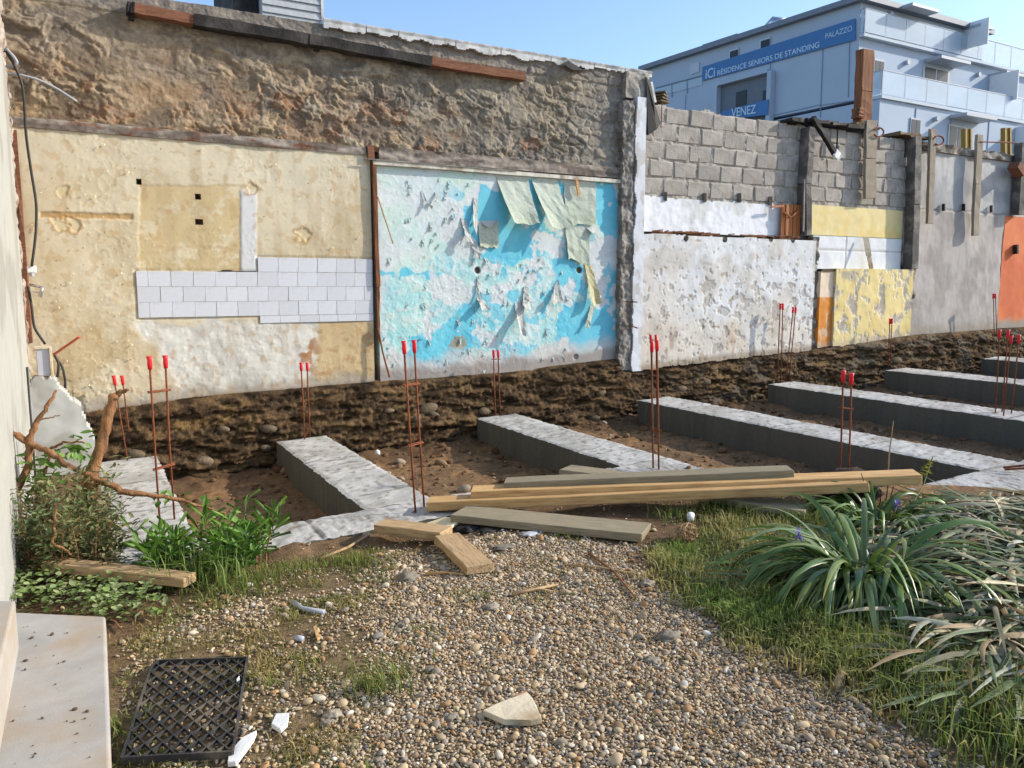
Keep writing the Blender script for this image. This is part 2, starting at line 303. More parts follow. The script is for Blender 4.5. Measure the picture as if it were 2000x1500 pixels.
# ------------------------------------------------------------------ concrete foundation
def conc(name, x0, x1, y0, y1, par, top=0., deep=.55, joints=()):
    res = .03; nx = max(6, int((x1-x0)/res)); ny = max(6, int((y1-y0)/res))
    X, Y = np.meshgrid(np.linspace(x0, x1, nx+1), np.linspace(y0, y1, ny+1)); e = np.minimum(np.minimum(X-x0, x1-X), np.minimum(Y-y0, y1-Y))
    long_x = (x1-x0) > (y1-y0); u = X if long_x else Y; v = Y if long_x else X
    Z = zf(X)+top+.004*fbm(X*3, Y*3, 101, 3)+.005*fbm(u*22, v*6, 103, 3)-.006*ss(.03, 0, e)
    for j in joints: Z = Z-.008*np.exp(-((u-j+.03*fbm(v*4, v*0, 7, 2))/.012)**2)
    wob = .011*fbm(X*11, Y*11, 107, 4, .6); Xw = X+np.where((X <= x0) | (X >= x1), wob, 0); Yw = Y+np.where((Y <= y0) | (Y >= y1), wob, 0)
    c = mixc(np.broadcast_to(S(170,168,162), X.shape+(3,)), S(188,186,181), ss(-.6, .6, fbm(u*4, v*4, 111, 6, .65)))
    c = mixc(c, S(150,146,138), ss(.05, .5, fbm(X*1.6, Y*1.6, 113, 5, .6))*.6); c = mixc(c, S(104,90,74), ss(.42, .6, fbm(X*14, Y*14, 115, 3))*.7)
    for j in joints: c = mixc(c, S(70,64,58), np.exp(-((u-j+.03*fbm(v*4, v*0, 7, 2))/.012)**2)*.8)
    V = np.stack([Xw, Yw, Z], -1).reshape(-1, 3); idx = np.arange(V.shape[0]).reshape(X.shape)
    Q = np.stack([idx[:-1,:-1], idx[:-1,1:], idx[1:,1:], idx[1:,:-1]], -1).reshape(-1, 4)
    loop = np.concatenate([idx[0,:-1], idx[:-1,-1], idx[-1,:0:-1], idx[:0:-1,0]]); n = len(V); m = len(loop)
    Vt = V[loop]; Vb = Vt.copy(); Vb[:,2] -= deep; j = np.arange(m); k = (j+1) % m
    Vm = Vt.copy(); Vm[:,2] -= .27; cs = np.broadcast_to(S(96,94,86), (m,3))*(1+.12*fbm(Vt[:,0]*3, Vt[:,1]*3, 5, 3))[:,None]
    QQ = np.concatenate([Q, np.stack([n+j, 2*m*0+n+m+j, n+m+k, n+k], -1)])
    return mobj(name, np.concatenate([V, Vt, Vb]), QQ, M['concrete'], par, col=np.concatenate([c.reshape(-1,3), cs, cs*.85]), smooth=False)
fd = thing('concrete_foundation', (BX[2], -3.2, zf(BX[2])), 'pale grey concrete strip foundation of parallel ground beams in the dug site', 'foundation')
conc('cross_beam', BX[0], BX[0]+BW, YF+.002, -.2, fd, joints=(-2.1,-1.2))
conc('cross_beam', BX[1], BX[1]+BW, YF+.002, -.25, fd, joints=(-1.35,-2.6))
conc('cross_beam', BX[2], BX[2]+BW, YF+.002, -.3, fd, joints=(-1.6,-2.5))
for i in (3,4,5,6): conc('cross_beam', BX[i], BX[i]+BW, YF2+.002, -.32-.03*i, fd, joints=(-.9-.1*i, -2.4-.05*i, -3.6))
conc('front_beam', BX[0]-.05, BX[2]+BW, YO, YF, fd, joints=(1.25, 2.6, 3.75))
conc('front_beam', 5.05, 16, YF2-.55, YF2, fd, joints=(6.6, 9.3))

# ------------------------------------------------------------------ the long ruined wall, left half
ZT = 4.17
def flakes(X, Z, s, sc_=9., t=.12, wd=.05):            # islands of paint with raised, curling rims
    n = fbm(X*sc_, Z*sc_, s, 4); m = ss(t-wd, t+wd, n); rim = np.exp(-((n-t)/.05)**2); return m, rim
wall = thing('ruined_wall', (3., 0., .5), 'long demolished house wall with rough rubble top, cream plaster and peeling turquoise paint', 'wall')
mb = MB(); mb.box((-.8, .15, .1), (6.45, .5, ZT-.02)); mb.obj('masonry_core', M['conc_grey'], wall)
def upper_fn(X, Z):
    u = X+.35*Z; big = fbm(X*1.3, Z*1.8, 201, 4); amp = ss(-.55, .25, fbm(X*.8, Z*1.6, 203, 3))*ss(4.02, 3.8, Z)*.75+.3
    f1, f2, cid = worley(X*5.2+.3*fbm(X*4, Z*4, 2, 2), Z*9.5+.3*fbm(X*4, Z*4, 3, 2), 205)
    st = ss(.04, .3, f2-f1)*(.4+.6*cid); rgt = ss(3.9, 5.2, X)
    wx = .10*fbm(X*3, Z*3, 206, 3); wz = .07*fbm(X*3, Z*3, 210, 3); nn = fbm((u+wx)*3.2, (Z+wz)*5.2, 207, 6, .56); n2 = fbm((u+wx)*7, (Z+wz)*9, 208, 5, .6)
    h = .022*big+amp*(.022*ss(-.12, .06, nn)+.016*ss(.22, .34, nn)+.012*ss(.05, .16, n2)+.006*fbm(u*16, Z*20, 209, 3))+.02*st*(.04+.96*rgt)+.0025*fbm(X*38, Z*38, 211, 2)
    sh, rim = flakes(X, Z, 213, 3.2, .18, .02); zone = np.exp(-(((X-1.9)/.9)**2+((Z-3.25)/.28)**2)); h = h+.022*sh*zone+.01*rim*zone
    h = h+np.where(Z > 4.0, .02, 0)
    g = S(142,132,118); c = mixc(np.broadcast_to(g, X.shape+(3,)), S(112,103,92), ss(-.2, .4, fbm(X*2.2, Z*3.5, 221, 4)))
    c = mixc(c, S(146,130,106), ss(-.05, .4, fbm(X*1.5, Z*2.6, 223, 4))*.8)
    left = ss(3.4, .4, X)*ss(4.0, 3.5, Z); c = mixc(c, S(152,126,96), np.clip(left*(.55+.8*fbm(X*1.8, Z*3, 225, 4)), 0, 1)*.9)
    low = ss(3.45, 3.05, Z)*ss(4.4, 1.5, X); c = mixc(c, S(168,142,106), np.clip(low*(.5+.9*fbm(X*2, Z*4, 227, 3)), 0, 1))
    c = mixc(c, S(134,94,64), ss(.22, .5, fbm(X*2.6, Z*3.4, 229, 4))*ss(4.6, 3.4, X)*ss(3.75, 3.3, Z)*.8); c = mixc(c, S(148,106,74), zone*(1-sh)*.6)
    br = sdp(X, Z, wp([(1018,272),(1055,270),(1058,290),(1020,290)])); c = mixc(c, S(150,98,66), ss(.02, -.01, br+.02*fbm(X*20, Z*20, 3, 2)))
    c = mixc(c, S(140,136,130), ss(5.0, 6.0, X)*.6); c = mixc(c, S(168,160,146), st*rgt*ss(-.1, .5, fbm(X*7, Z*7, 231, 3))*.6)
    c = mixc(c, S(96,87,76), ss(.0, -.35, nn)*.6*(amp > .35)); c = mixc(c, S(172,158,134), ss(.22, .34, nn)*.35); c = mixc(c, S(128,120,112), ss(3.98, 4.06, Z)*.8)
    return h*.78, mixc(c, S(134,128,119), .14+.22*ss(2., 5., X))
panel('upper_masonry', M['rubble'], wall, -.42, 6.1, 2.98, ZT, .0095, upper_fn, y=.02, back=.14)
# ---- cream plaster
P_patch = wp([(272,362),(470,362),(470,528),(272,528)]); P_strip = wp([(470,372),(501,372),(501,538),(470,530)])
P_grey = wp([(266,624),(600,628),(625,660),(610,742),(420,790),(340,770),(300,700)]); P_lowr = wp([(622,630),(738,630),(738,745),(615,745)])
P_dark = wp([(640,300),(730,300),(730,512),(560,512),(570,400)])
z_T = W(600,504)[2]; xL_ = W(268,575)[0]; xM_ = W(503,517)[0]
holes = [W(271,355), W(387,385), W(389,433)]
def cream_fn(X, Z):
    m, rim = flakes(X, Z, 301, 19, .36, .04); m2, rim2 = flakes(X, Z, 303, 6.5, .15, .02)
    lft = ss(.9, .2, X)*ss(2.3, 1.4, Z); lowl = ss(1.15, .85, Z)*ss(.9, .3, X)
    h = .006*fbm(X*1.5, Z*1.5, 305, 3)+.0006*fbm(X*30, Z*30, 306, 3)+(m*.0016+rim*.0022)*ss(-.2, .3, fbm(X*1.4, Z*1.4, 307, 3)+lft*.7)+lowl*(m2*.004+rim2*.003)
    c = mixc(np.broadcast_to(S(205,194,168), X.shape+(3,)), S(194,180,150), ss(-.3, .4, fbm(X*.9, Z*.9, 311, 4)))
    c = mixc(c, S(206,198,176), ss(2.3, 2.8, Z)*.6); c = mixc(c, S(180,158,118), lft*ss(-.3, .3, fbm(X*1.7, Z*1.7, 313, 4))*.7)
    c = mixc(c, S(222,204,164), rim*.35)
    e = .015*fbm(X*12, Z*12, 315, 3); sp = ss(.012, -.012, sdp(X, Z, P_patch)+e); h = h-.005*sp; c = mixc(c, S(192,170,126), sp*.8); c = mixc(c, S(206,196,168), sp*ss(.15, .5, fbm(X*5, Z*5, 317, 5, .6))*.7)
    s2 = ss(.008, -.008, sdp(X, Z, P_strip)+e*.4); c = mixc(c, S(206,207,208), s2*.95); h = h+.003*s2
    gz = ss(.06, -.06, sdp(X, Z, P_grey)+.1*fbm(X*3.5, Z*3.5, 319, 4)); c = mixc(c, S(208,206,198), gz*.92); c = mixc(c, S(188,184,176), gz*ss(0, .5, fbm(X*3, Z*3, 321, 4))*.7)
    h = h-.004*gz+.004*gz*fbm(X*8, Z*8, 322, 3)
    lr = ss(.03, -.03, sdp(X, Z, P_lowr)+e); c = mixc(c, S(194,168,124), lr*.8); c = mixc(c, S(160,118,78), lr*ss(.25, .6, fbm(X*5, Z*11, 323, 5))*.5)
    c = mixc(c, S(160,112,66), ss(.3, .5, fbm(X*4, Z*4, 325, 4))*np.exp(-(((X-2.05)/.15)**2+((Z-.95)/.3)**2)))
    d = Z-zwb(X); base = ss(.18, .04, d+.06*fbm(X*4, Z*4, 327, 3)); c = mixc(c, S(166,156,142), base*.9); c = mixc(c, S(120,104,86), ss(.07, .0, d)*.7); h = h-.008*base
    c = mixc(c, S(176,140,88), ss(.28, .5, fbm(X*9, Z*9, 329, 3))*.35)
    tf = ss(.03, 0., sdp(X, Z, [(xL_, z_T-.5741), (xL_, z_T-.1435), (xM_, z_T-.1435), (xM_, z_T), (2.9, z_T), (2.9, z_T-.64), (xM_, z_T-.64), (xM_, z_T-.5741)])); h = h-.010*tf
    c = mixc(c, S(160,140,108), ss(.1, .6, fbm(X*7, Z*1.1, 333, 4))*.25)
    for (px, py, r, dark) in ((122,374,.055,0),(492,369,.06,1),(592,457,.075,1),(117,437,.07,1),(143,437,.07,1)):        # scars of boxes and pipes
        q_ = W(px, py); r_ = np.hypot(X-q_[0], Z-q_[2])+.035*fbm(X*14, Z*14, px, 3); ring = np.exp(-((r_-r)/.014)**2); c = mixc(c, S(165,125,72), ring*(.3+.4*dark)); h = h+ring*.0025; c = mixc(c, S(200,182,140), ss(r, r*.8, r_)*.6); h = h-.006*ss(r, r*.7, r_)
    q_ = wp([(78,414),(258,419),(258,428),(78,424)]); bm = ss(.012, -.006, sdp(X, Z, q_)+e*.5); c = mixc(c, S(172,136,84), bm*.85); h = h-.01*bm
    return h, c
def cream_keep(X, Z):
    k = Z > zwb(X)+.015*fbm(X*6, Z*6, 331, 3)+.005
    for i, q_ in enumerate(holes): k &= ~((np.abs(X-q_[0]) < .024+.005*i) & (np.abs(Z-q_[2]) < .026))
    k &= ~(sdp(X, Z, wp([(415,532),(435,528),(500,530),(498,541),(420,540)])) < 0)
    return k
panel('cream_plaster', M['plaster'], wall, -.4, 2.765, .35, 2.96, .009, cream_fn, cream_keep, y=-.012, back=.16)
# ---- turquoise plaster
BLUE = [wp(p) for p in ([(905,405),(935,365),(990,372),(990,445),(930,470),(905,470)], [(925,475),(1000,440),(1092,450),(1090,485),(1060,500),(1000,520),(930,500)], [(1160,358),(1222,358),(1222,480),(1190,480),(1165,440)],
    [(1030,350),(1045,350),(1065,450),(1030,440)], [(1085,360),(1102,360),(1102,450),(1085,440)], [(1170,590),(1215,500),(1212,710),(1120,700),(1085,650),(1100,590)], [(865,640),(900,590),(935,600),(935,650),(905,705),(870,740),(800,730),(805,670)],
    [(800,655),(870,645),(870,720),(790,715)], [(1120,470),(1150,478),(1110,500)], [(735,526),(870,530),(870,540),(735,540)], [(1080,500),(1140,520),(1130,570),(1080,560)])]
MINT = wp([(738,545),(900,500),(1100,495),(1170,540),(1120,640),(1060,700),(980,720),(760,735),(738,700)])
BARE = [wp(p) for p in ([(1040,455),(1090,455),(1098,500),(1060,495),(1040,475)], [(1140,470),(1205,455),(1205,500),(1180,520),(1185,590),(1165,610),(1150,560),(1150,500)], [(825,620),(838,605),(845,640),(838,660),(825,650)], [(1095,560),(1120,550),(1115,590),(1098,590)], [(1040,500),(1060,505),(1055,530),(1040,525)], [(840,560),(900,545),(925,560),(900,600),(850,590)], [(958,562),(985,560),(982,590),(962,590)])]
def blue_fn(X, Z):
    e = .05*fbm(X*6, Z*6, 401, 6, .6); f2_ = .02*fbm(X*22, Z*22, 402, 3); fl, rim = flakes(X, Z, 403, 11, .05, .05)
    mz = ss(.08, -.08, sdp(X, Z, MINT)+.12*fbm(X*3, Z*3, 405, 4))
    c = mixc(np.broadcast_to(S(204,214,214), X.shape+(3,)), S(194,214,206), ss(-.2, .3, fbm(X*1.4, Z*1.4, 407, 3))); c = mixc(c, S(212,216,218), ss(-.1, .4, fbm(X*2.3, Z*2.3, 409, 3))*.7)
    lightb = ss(-.1, .25, fbm(X*2.2, Z*2.6, 411, 4)+.35*mz-.25); c = mixc(c, S(140,204,212), lightb*(.12+.5*mz))
    c = mixc(c, S(158,210,208), mz*(1-fl)*.55); c = mixc(c, S(200,214,212), mz*fl*ss(.5, -.2, fbm(X*2.5, Z*2.5, 413, 3))*.75)
    b = np.zeros(X.shape)
    for p in BLUE: b = np.maximum(b, ss(.012, -.008, sdp(X, Z, p)+e+f2_*.6))
    sp = ss(.22, .3, fbm(X*3.2, Z*3.2, 415, 5)+.2*mz-.1)*ss(3.4, 4., X); b = np.maximum(b, sp*.75)
    c = mixc(c, S(92,188,212), b*.95); c = mixc(c, S(118,202,216), b*ss(0, .4, fbm(X*3, Z*3, 417, 3))*.5)
    ba = np.zeros(X.shape)
    for p in BARE: ba = np.maximum(ba, ss(.01, -.01, sdp(X, Z, p)+e*1.3+f2_))
    ba = np.maximum(ba, ss(.42, .46, fbm(X*2.6, Z*2.6, 419, 5))*ss(3., 3.6, X)); c = mixc(c, S(204,209,210), ba*.95); edge = np.exp(-((ba-.5)/.22)**2); c = mixc(c, S(150,160,160), edge*.45)
    h = .006*fbm(X*1.5, Z*1.5, 421, 3)+mz*(fl*.002+rim*.002)+.0005*fbm(X*30, Z*30, 423, 2)-.002*ba+edge*.002
    fl3, rim3 = flakes(X, Z, 425, 18, .34, .05); h = h+(fl3*.0015+rim3*.0015)*(1-b)
    q_ = W(895,670); st = np.exp(-(((X-q_[0])/.1)**2+((Z-q_[2])/.12)**2)); c = mixc(c, S(150,125,88), ss(.2, .6, st+.5*fbm(X*10, Z*10, 427, 3)-.1)*.8)
    for (px, py, r) in ((932,528,.045),(1130,528,.045),(1123,697,.04)):
        q_ = W(px, py); r_ = np.hypot(X-q_[0], Z-q_[2]); c = mixc(c, S(80,72,62), ss(r, r*.75, r_)); h = h-.02*ss(r, r*.6, r_)
    d = Z-zwb(X); base = ss(.2, .1, d+.05*fbm(X*3, Z*3, 429, 3)); c = mixc(c, S(196,190,186), ss(.34, .2, d+.08*fbm(X*3, Z*3, 430, 3))*.7); c = mixc(c, S(150,142,136), base*.95); h = h+.006*base
    return h, c
panel('turquoise_plaster', M['plaster'], wall, 2.83, 6.04, .35, 2.87, .009, blue_fn, lambda X, Z: Z > zwb(X)+.015*fbm(X*6, Z*6, 431, 3)+.005, y=-.01, back=.16)
# ---- bands, rails and beams fixed on the wall
def gband(X, Z):
    c = mixc(np.broadcast_to(S(150,140,130), X.shape+(3,)), S(112,102,94), ss(-.2, .3, fbm(X*2, Z*9, 441, 4))); c = mixc(c, S(112,70,48), ss(.2, .45, fbm(X*2.4, Z*14, 443, 3))*.7*ss(3, 2, X)); return .012*fbm(X*5, Z*14, 445, 4), c
panel('lintel_band', M['rubble'], wall, -.38, 2.72, 2.935, 3.02, .012, gband, y=-.03, back=.12)
panel('lintel_band', M['rubble'], wall, 2.86, 6.05, 2.905, 3.03, .012, gband, y=-.035, back=.12)
mb = MB(); bar(W(728,317,-.04), W(1216,355,-.04), .05, .045, jit=.003, mb=mb); mb.obj('white_rail', mat('painted_rail', S(205,200,186), var=.2, vs=9, tint=S(150,138,120), vs2=8), wall)
mb = MB(); bar(W(712,310,-.07), W(1010,334,-.07), .012, .012, jit=.002, mb=mb); mb.obj('thin_rod', M['conc_grey'], wall)
mb = MB(); bar(W(722,285,-.02), W(724,312,-.02), .07, .07, upv=(0,1,0), mb=mb); mb.obj('beam_stub', M['wood_red'], wall)
mb = MB(); bar(W(730,318,-.035), W(738,560,-.035), .04, .045, upv=(0,1,0), jit=.004, mb=mb); bar(W(738,560,-.034), W(739,665,-.034), .028, .03, upv=(0,1,0), jit=.004, mb=mb); mb.obj('door_stud', M['wood_old'], wall, label='splintered brown timber stud between the two plasters')
mb = MB(); mb.tube([W(738,640,-.06), W(748,690,-.08), W(761,737,-.1)], .011, 6); mb.obj('loose_lath', M['wood_old'], wall)
mb = MB(); mb.tube([W(738,385,-.04), W(768,476,-.08)], .008, 6); mb.obj('loose_lath', M['twig'], wall)
mb = MB(); bar(W(1126,352,-.06), W(1131,382,-.06), .035, .02, upv=(0,1,0), mb=mb); mb.obj('wood_offcut', M['wood_orange'], wall)
mb = MB(); bar(W(248,16,-.06), W(262,19,-.06), .12, .09, mb=mb, jit=.006); mb.obj('roof_beam', M['char'], wall)
mb = MB(); bar(W(262,19,-.06), W(378,41,-.06), .12, .085, mb=mb, jit=.004); mb.obj('roof_beam', M['wood_red'], wall)
mb = MB(); bar(W(378,41,-.07), W(600,79,-.07), .13, .1, mb=mb, jit=.005); bar(W(600,79,-.07), W(840,122,-.07), .13, .095, mb=mb, jit=.008); mb.obj('roof_beam', M['char'], wall, label='charred black length of roof beam')
mb = MB(); bar(W(840,122,-.06), W(1022,151,-.06), .11, .085, mb=mb, jit=.005); mb.obj('roof_beam', M['wood_red'], wall)
mb = MB(); mb.tube([W(748+8*math.cos(a), 96+8*math.sin(a), -.1) for a in np.linspace(0, 6.0, 10)], .012, 6); mb.obj('iron_ring', M['conc_grey'], wall)
mb = MB()
for px, py in ((256,30),(618,90)): bar(W(px,py-6,-.04), W(px,py+10,-.04), .05, .05, upv=(0,1,0), mb=mb)
mb.obj('bracket', M['char'], wall)
# flashing strips along the top
fx = [2.31, 2.75, 3.1, 3.75, 4.3, 4.95, 5.55, 6.0, 6.42]
for a, b in zip(fx[:-1], fx[1:]):
    def ff(X, Z): return .006*fbm(X*5, Z*9, 451, 3)+np.where(Z > ZT+.03, .01, 0), np.broadcast_to(S(206,205,202), X.shape+(3,))
    panel('flashing', M['zinc'], wall, a, b-.012, ZT-.07, ZT+.045, .012, ff, lambda X, Z: Z > ZT-.02+.035*fbm(X*4, X*0, 453, 4)-(.02*np.sin(a*9)), y=-.045, back=.45)
mb = MB(); mb.add([W(1098,124,-.1), W(1110,118,-.05), W(1140,138,-.08), W(1118,136,-.12), W(1105,120,.2), W(1140,134,.2)], T=[(0,3,1),(1,3,2),(0,1,4),(1,2,5),(1,5,4)]); mb.obj('torn_felt', M['tar'], wall)
# tiles
tb = MB(); tb.box((0,0,0), (.193,.012,.1415)); tme = fast_mesh('tile', np.array(tb.V[0]), tb.Q[0], smooth=False); tme.materials.append(M['tile'])
z_top = W(600,504)[2]; xL = W(268,575)[0]; xR = 2.765; xM = W(503,517)[0]
def tile(x, z, sx=1., sz=1.):
    o = bpy.data.objects.new('tile', tme); sc.collection.objects.link(o); o.parent = wall; p = np.array([x, -.0225+random.uniform(-.001, .001), z])-ORG[wall.name]
    o.location = p; o.scale = (sx, 1, sz); o.rotation_euler = (random.uniform(-.008,.008), random.uniform(-.004,.004), random.uniform(-.01,.01)); bevel(o, .002)
for r in range(5):
    hgt = .1435; z = z_top-(r+1)*hgt; x0 = xM if r in (0,4) else xL; off = (r % 2)*.1
    x = x0-off
    while x < xR-.02:
        a = max(x, x0); b = min(x+.197, xR)
        if b-a > .03: tile(a, z if r < 4 else z+.07, (b-a-.0025)/.193, 1. if r < 4 else .5)
        x += .197
def bed(X, Z): return .001*fbm(X*20, Z*20, 3, 2), np.broadcast_to(S(168,166,162), X.shape+(3,))
panel('tile_bed', M['plaster'], wall, xL+.004, xR-.002, z_top-4*.1435+.003, z_top-.1435-.003, .03, bed, y=-.0165, back=.01)
panel('tile_bed', M['plaster'], wall, xM+.004, xR-.002, z_top-4.5*.1435+.003, z_top-.003, .03, bed, y=-.0160, back=.01)
# peeling paper
def strip(c4, out, cols, name='paper_strip', nu=8, nv=12, curl=.0, seed=0, jit=.008):
    # c4: photo-plane corners tl,tr,br,bl on the wall; out: how far the lower edge stands off; curl: side edges rolled forward
    tl, tr_, br_, bl = [W(*p) for p in c4]; V = []; C = []
    for j in range(nv+1):
        v = j/nv
        for i in range(nu+1):
            u = i/nu; p = (tl*(1-u)+tr_*u)*(1-v)+(bl*(1-u)+br_*u)*v
            o_ = .014+.010*abs(float(fbm(np.array(u*2.6+seed*1.7), np.array(v*3.3), 17, 3)))*(out > .012)+out*v**1.4+curl*((abs(u-.5)*2)**2)*v+.012*float(fbm(np.array(u*2.+seed), np.array(v*3.), 7+seed, 2))*v
            p = p+np.array([1,0,0])*(jit*float(fbm(np.array(v*5+seed*3.1), np.array(u), 11, 3)))*min(1., v*4)
            if v > .7: p = p+np.array([0,0,.045*float(fbm(np.array(u*4+seed), np.array(1.), 9, 3))])*(v-.7)/.3
            V.append(p+np.array([0,-o_,0])); C.append(cols[0]*(1-v)+cols[1]*v)
    n = len(V); V = np.array(V); Vb = V+np.array([0,.0025,0]); w_ = nu+1
    Q = [(j*w_+i, (j+1)*w_+i, (j+1)*w_+i+1, j*w_+i+1) for j in range(nv) for i in range(nu)]; Qb = [tuple(n+k for k in q_[::-1]) for q_ in Q]
    bl_ = [i for i in range(w_)]+[j*w_+nu for j in range(1, nv+1)]+[nv*w_+i for i in range(nu-1, -1, -1)]+[j*w_ for j in range(nv-1, 0, -1)]
    Qs = [(bl_[k], bl_[(k+1) % len(bl_)], n+bl_[(k+1) % len(bl_)], n+bl_[k]) for k in range(len(bl_))]
    return mobj(name, np.concatenate([V, Vb]), np.array(Q+Qb+Qs), M['paper'], wall, col=np.array(C+C), smooth=False)
pc = (S(206,214,202), S(196,204,184)); pw = (S(200,204,202), S(206,204,196))
strip([(968,345),(1030,350),(1038,440),(988,437)], .16, pc, curl=.03, seed=1)
strip([(1036,350),(1088,354),(1102,452),(1060,445)], .17, pc, curl=.03, seed=2)
strip([(1100,356),(1163,360),(1160,440),(1102,440)], .02, pc, curl=.0, seed=3); strip([(1102,441),(1150,441),(1146,520),(1106,505)], .03, pc, curl=.02, seed=4)
strip([(932,432),(972,432),(972,484),(935,484)], .015, pc, seed=5); strip([(924,385),(933,392),(926,462),(919,440)], .06, pw, nu=3, seed=6)
strip([(899,425),(910,432),(918,478),(905,470)], .08, pw, nu=3, seed=7); strip([(918,478),(930,470),(938,505),(932,508)], .03, pw, nu=3, seed=8)
strip([(935,432),(972,430),(962,437),(950,447)], .05, pw, nu=4, nv=5, seed=9); strip([(1142,441),(1163,444),(1160,458),(1148,455)], .06, pw, nu=4, nv=5, seed=10)
strip([(1140,515),(1155,520),(1166,590),(1150,598)], .06, (S(205,200,160), S(214,205,165)), nu=4, curl=.03, seed=11); strip([(1152,596),(1164,592),(1146,640),(1138,640)], .04, pc, nu=3, seed=12)
strip([(1004,590),(1022,590),(1016,655),(1004,645)], .10, pw, nu=4, curl=.03, seed=13); strip([(1016,584),(1035,590),(1030,605),(1018,602)], .08, pw, nu=4, nv=5, seed=14); strip([(1022,560),(1030,556),(1034,588),(1018,590)], .03, pw, nu=4, seed=15)
strip([(1082,555),(1090,545),(1092,592),(1072,592)], .06, pw, nu=4, curl=.02, seed=16); strip([(930,540),(934,540),(938,590),(930,585)], .03, pw, nu=3, seed=17); strip([(934,582),(946,588),(950,605),(932,606)], .07, pw, nu=4, nv=5, curl=.03, seed=18)
strip([(823,372),(829,392),(846,405),(838,410)], .06, pw, nu=3, nv=6, seed=19); strip([(848,375),(853,376),(852,398),(846,396)], .04, pw, nu=3, nv=5, seed=20)
strip([(1211,608),(1222,612),(1220,640),(1208,632)], .05, pw, nu=4, nv=6, seed=21); strip([(1215,545),(1222,548),(1220,600),(1210,590)], .03, pw, nu=3, seed=22)
rs = random.Random(11)
for k in range(80):                              # small torn curls of paint
    if k < 55: px, py = rs.uniform(745,1140), rs.uniform(500,720)
    else: px, py = rs.uniform(790,930), rs.uniform(345,480)
    s_ = rs.uniform(3,9); a = rs.uniform(-.5,.5); strip([(px-s_*.4,py),(px+s_*rs.uniform(.2,.7),py+rs.uniform(-2,2)),(px+s_*(.3+a)*.6,py+s_*rs.uniform(.8,2.)),(px-s_*.25+s_*a*.6,py+s_*rs.uniform(.7,1.8))], rs.uniform(.003,.014), (S(190,212,210), S(206,212,206)) if k % 3 else (S(150,205,212), S(200,210,206)), name='paint_curl', nu=3, nv=4, seed=30+k, jit=.01)
# curled paint flakes on the cream wall
fl = []
for _ in range(170):
    px = random.choice([random.uniform(60,265), random.uniform(60,720)]); py = random.uniform(290,500) if px > 270 else random.uniform(280,770)
    if 270 < px < 500 and py > 360: continue
    s_ = random.uniform(1.5,4.5); a = random.uniform(0,6.28); fl.append((px, py, s_, a))
mb = MB()
for px, py, s_, a in fl:
    c = [W(px+s_*math.cos(a+k*2.1+random.uniform(-.4,.4))*random.uniform(.5,1), py+s_*math.sin(a+k*2.1)*random.uniform(.5,1), -.024-(.018*random.random() if k == 0 else 0)) for k in range(3)]
    mb.add(c, T=[(0,1,2) if np.cross(c[1]-c[0], c[2]-c[0])[1] < 0 else (0,2,1)])
mb.obj('paint_flakes', mat('cream_flake', S(206,188,148), rough=.8, var=.1, bump=0), wall, kind='stuff')
# concrete pier at the right end of this wall
def pier_fn(X, Z): 
    c = mixc(np.broadcast_to(S(148,142,134), X.shape+(3,)), S(116,110,102), ss(-.1, .4, fbm(X*6, Z*4, 461, 4))); return .02*fbm(X*6, Z*6, 463, 4)+.012*fbm(X*20, Z*16, 465, 3), c
zb_ = zwb(6.2)
panel('pier', M['rubble'], wall, 5.93, 6.11, zb_-.03, W(1225,200)[2], .012, pier_fn, lambda X, Z: X > 5.945+.02*fbm(X*3, Z*5, 467, 3), y=-.1, back=.25)
def pier2(X, Z): return .003*fbm(X*6, Z*6, 471, 4), mixc(np.broadcast_to(S(208,211,216), X.shape+(3,)), S(176,172,166), ss(.1, .4, fbm(X*5, Z*3, 473, 4))*.7)
panel('white_pier_face', M['plaster'], wall, 6.112, 6.27, zb_-.05, W(1250,195)[2], .01, pier2, lambda X, Z: X > 6.125+.03*fbm(X*3, Z*3.5, 475, 4), y=-.125, back=.3)
def pier3(X, Z): return .02*fbm(X*5, Z*7, 477, 4), mixc(np.broadcast_to(S(152,145,135), X.shape+(3,)), S(176,170,160), ss(0, .4, fbm(X*6, Z*6, 479, 4)))
panel('pier_head', M['rubble'], wall, 6.0, 6.34, W(1250,197)[2], ZT, .012, pier3, y=-.07, back=.25)
mb = MB(); mb.tube([W(1222,589,-.12), W(1245,590,-.2)], .008, 6); mb.obj('rusty_spike', M['rust'], wall); mb = MB(); mb.tube([W(1228,635,-.12), W(1246,641,-.2)], .008, 6); mb.obj('rusty_spike', M['rust'], wall)
# hanging tar sheet at the roof corner
V = [W(*p, -.1+.02*math.sin(i*2)) for i, p in enumerate([(1262,150),(1272,160),(1277,205),(1280,232),(1291,240),(1283,252),(1266,264),(1262,262),(1262,200)])]; n = len(V)
ts_ = thing('tar_sheet', W(1270,262,-.1), 'torn black tar felt hanging from the top corner of the pier', 'tar felt')
mobj('felt', np.array(V+[v+np.array([.01,.02,0]) for v in V]), None, M['tar'], ts_, T=np.array([(0,i+1,i) for i in range(1,n-1)]+[(n,n+i,n+i+1) for i in range(1,n-1)]+[t for i in range(n) for t in ((i,(i+1)%n,n+i),((i+1)%n,n+(i+1)%n,n+i))]))
mb = MB(); bar(W(1272,160,-.14), W(1280,200,-.16), .03, .012, upv=(0,1,0), mb=mb); mb.obj('metal_edge', M['zinc'], ts_)
rt_ = thing('roof_tile_stack', W(1285,200,.1), 'few broken roof tiles left on the wall top beside the pier', 'roof tiles')
for i in range(4): mb = MB(); bar(W(1277+2*i,198-6*i,.1), W(1295-3*i,203-6*i,.15), .22, .02, mb=mb); mb.obj('roof_tile', M['earthstone'], rt_)
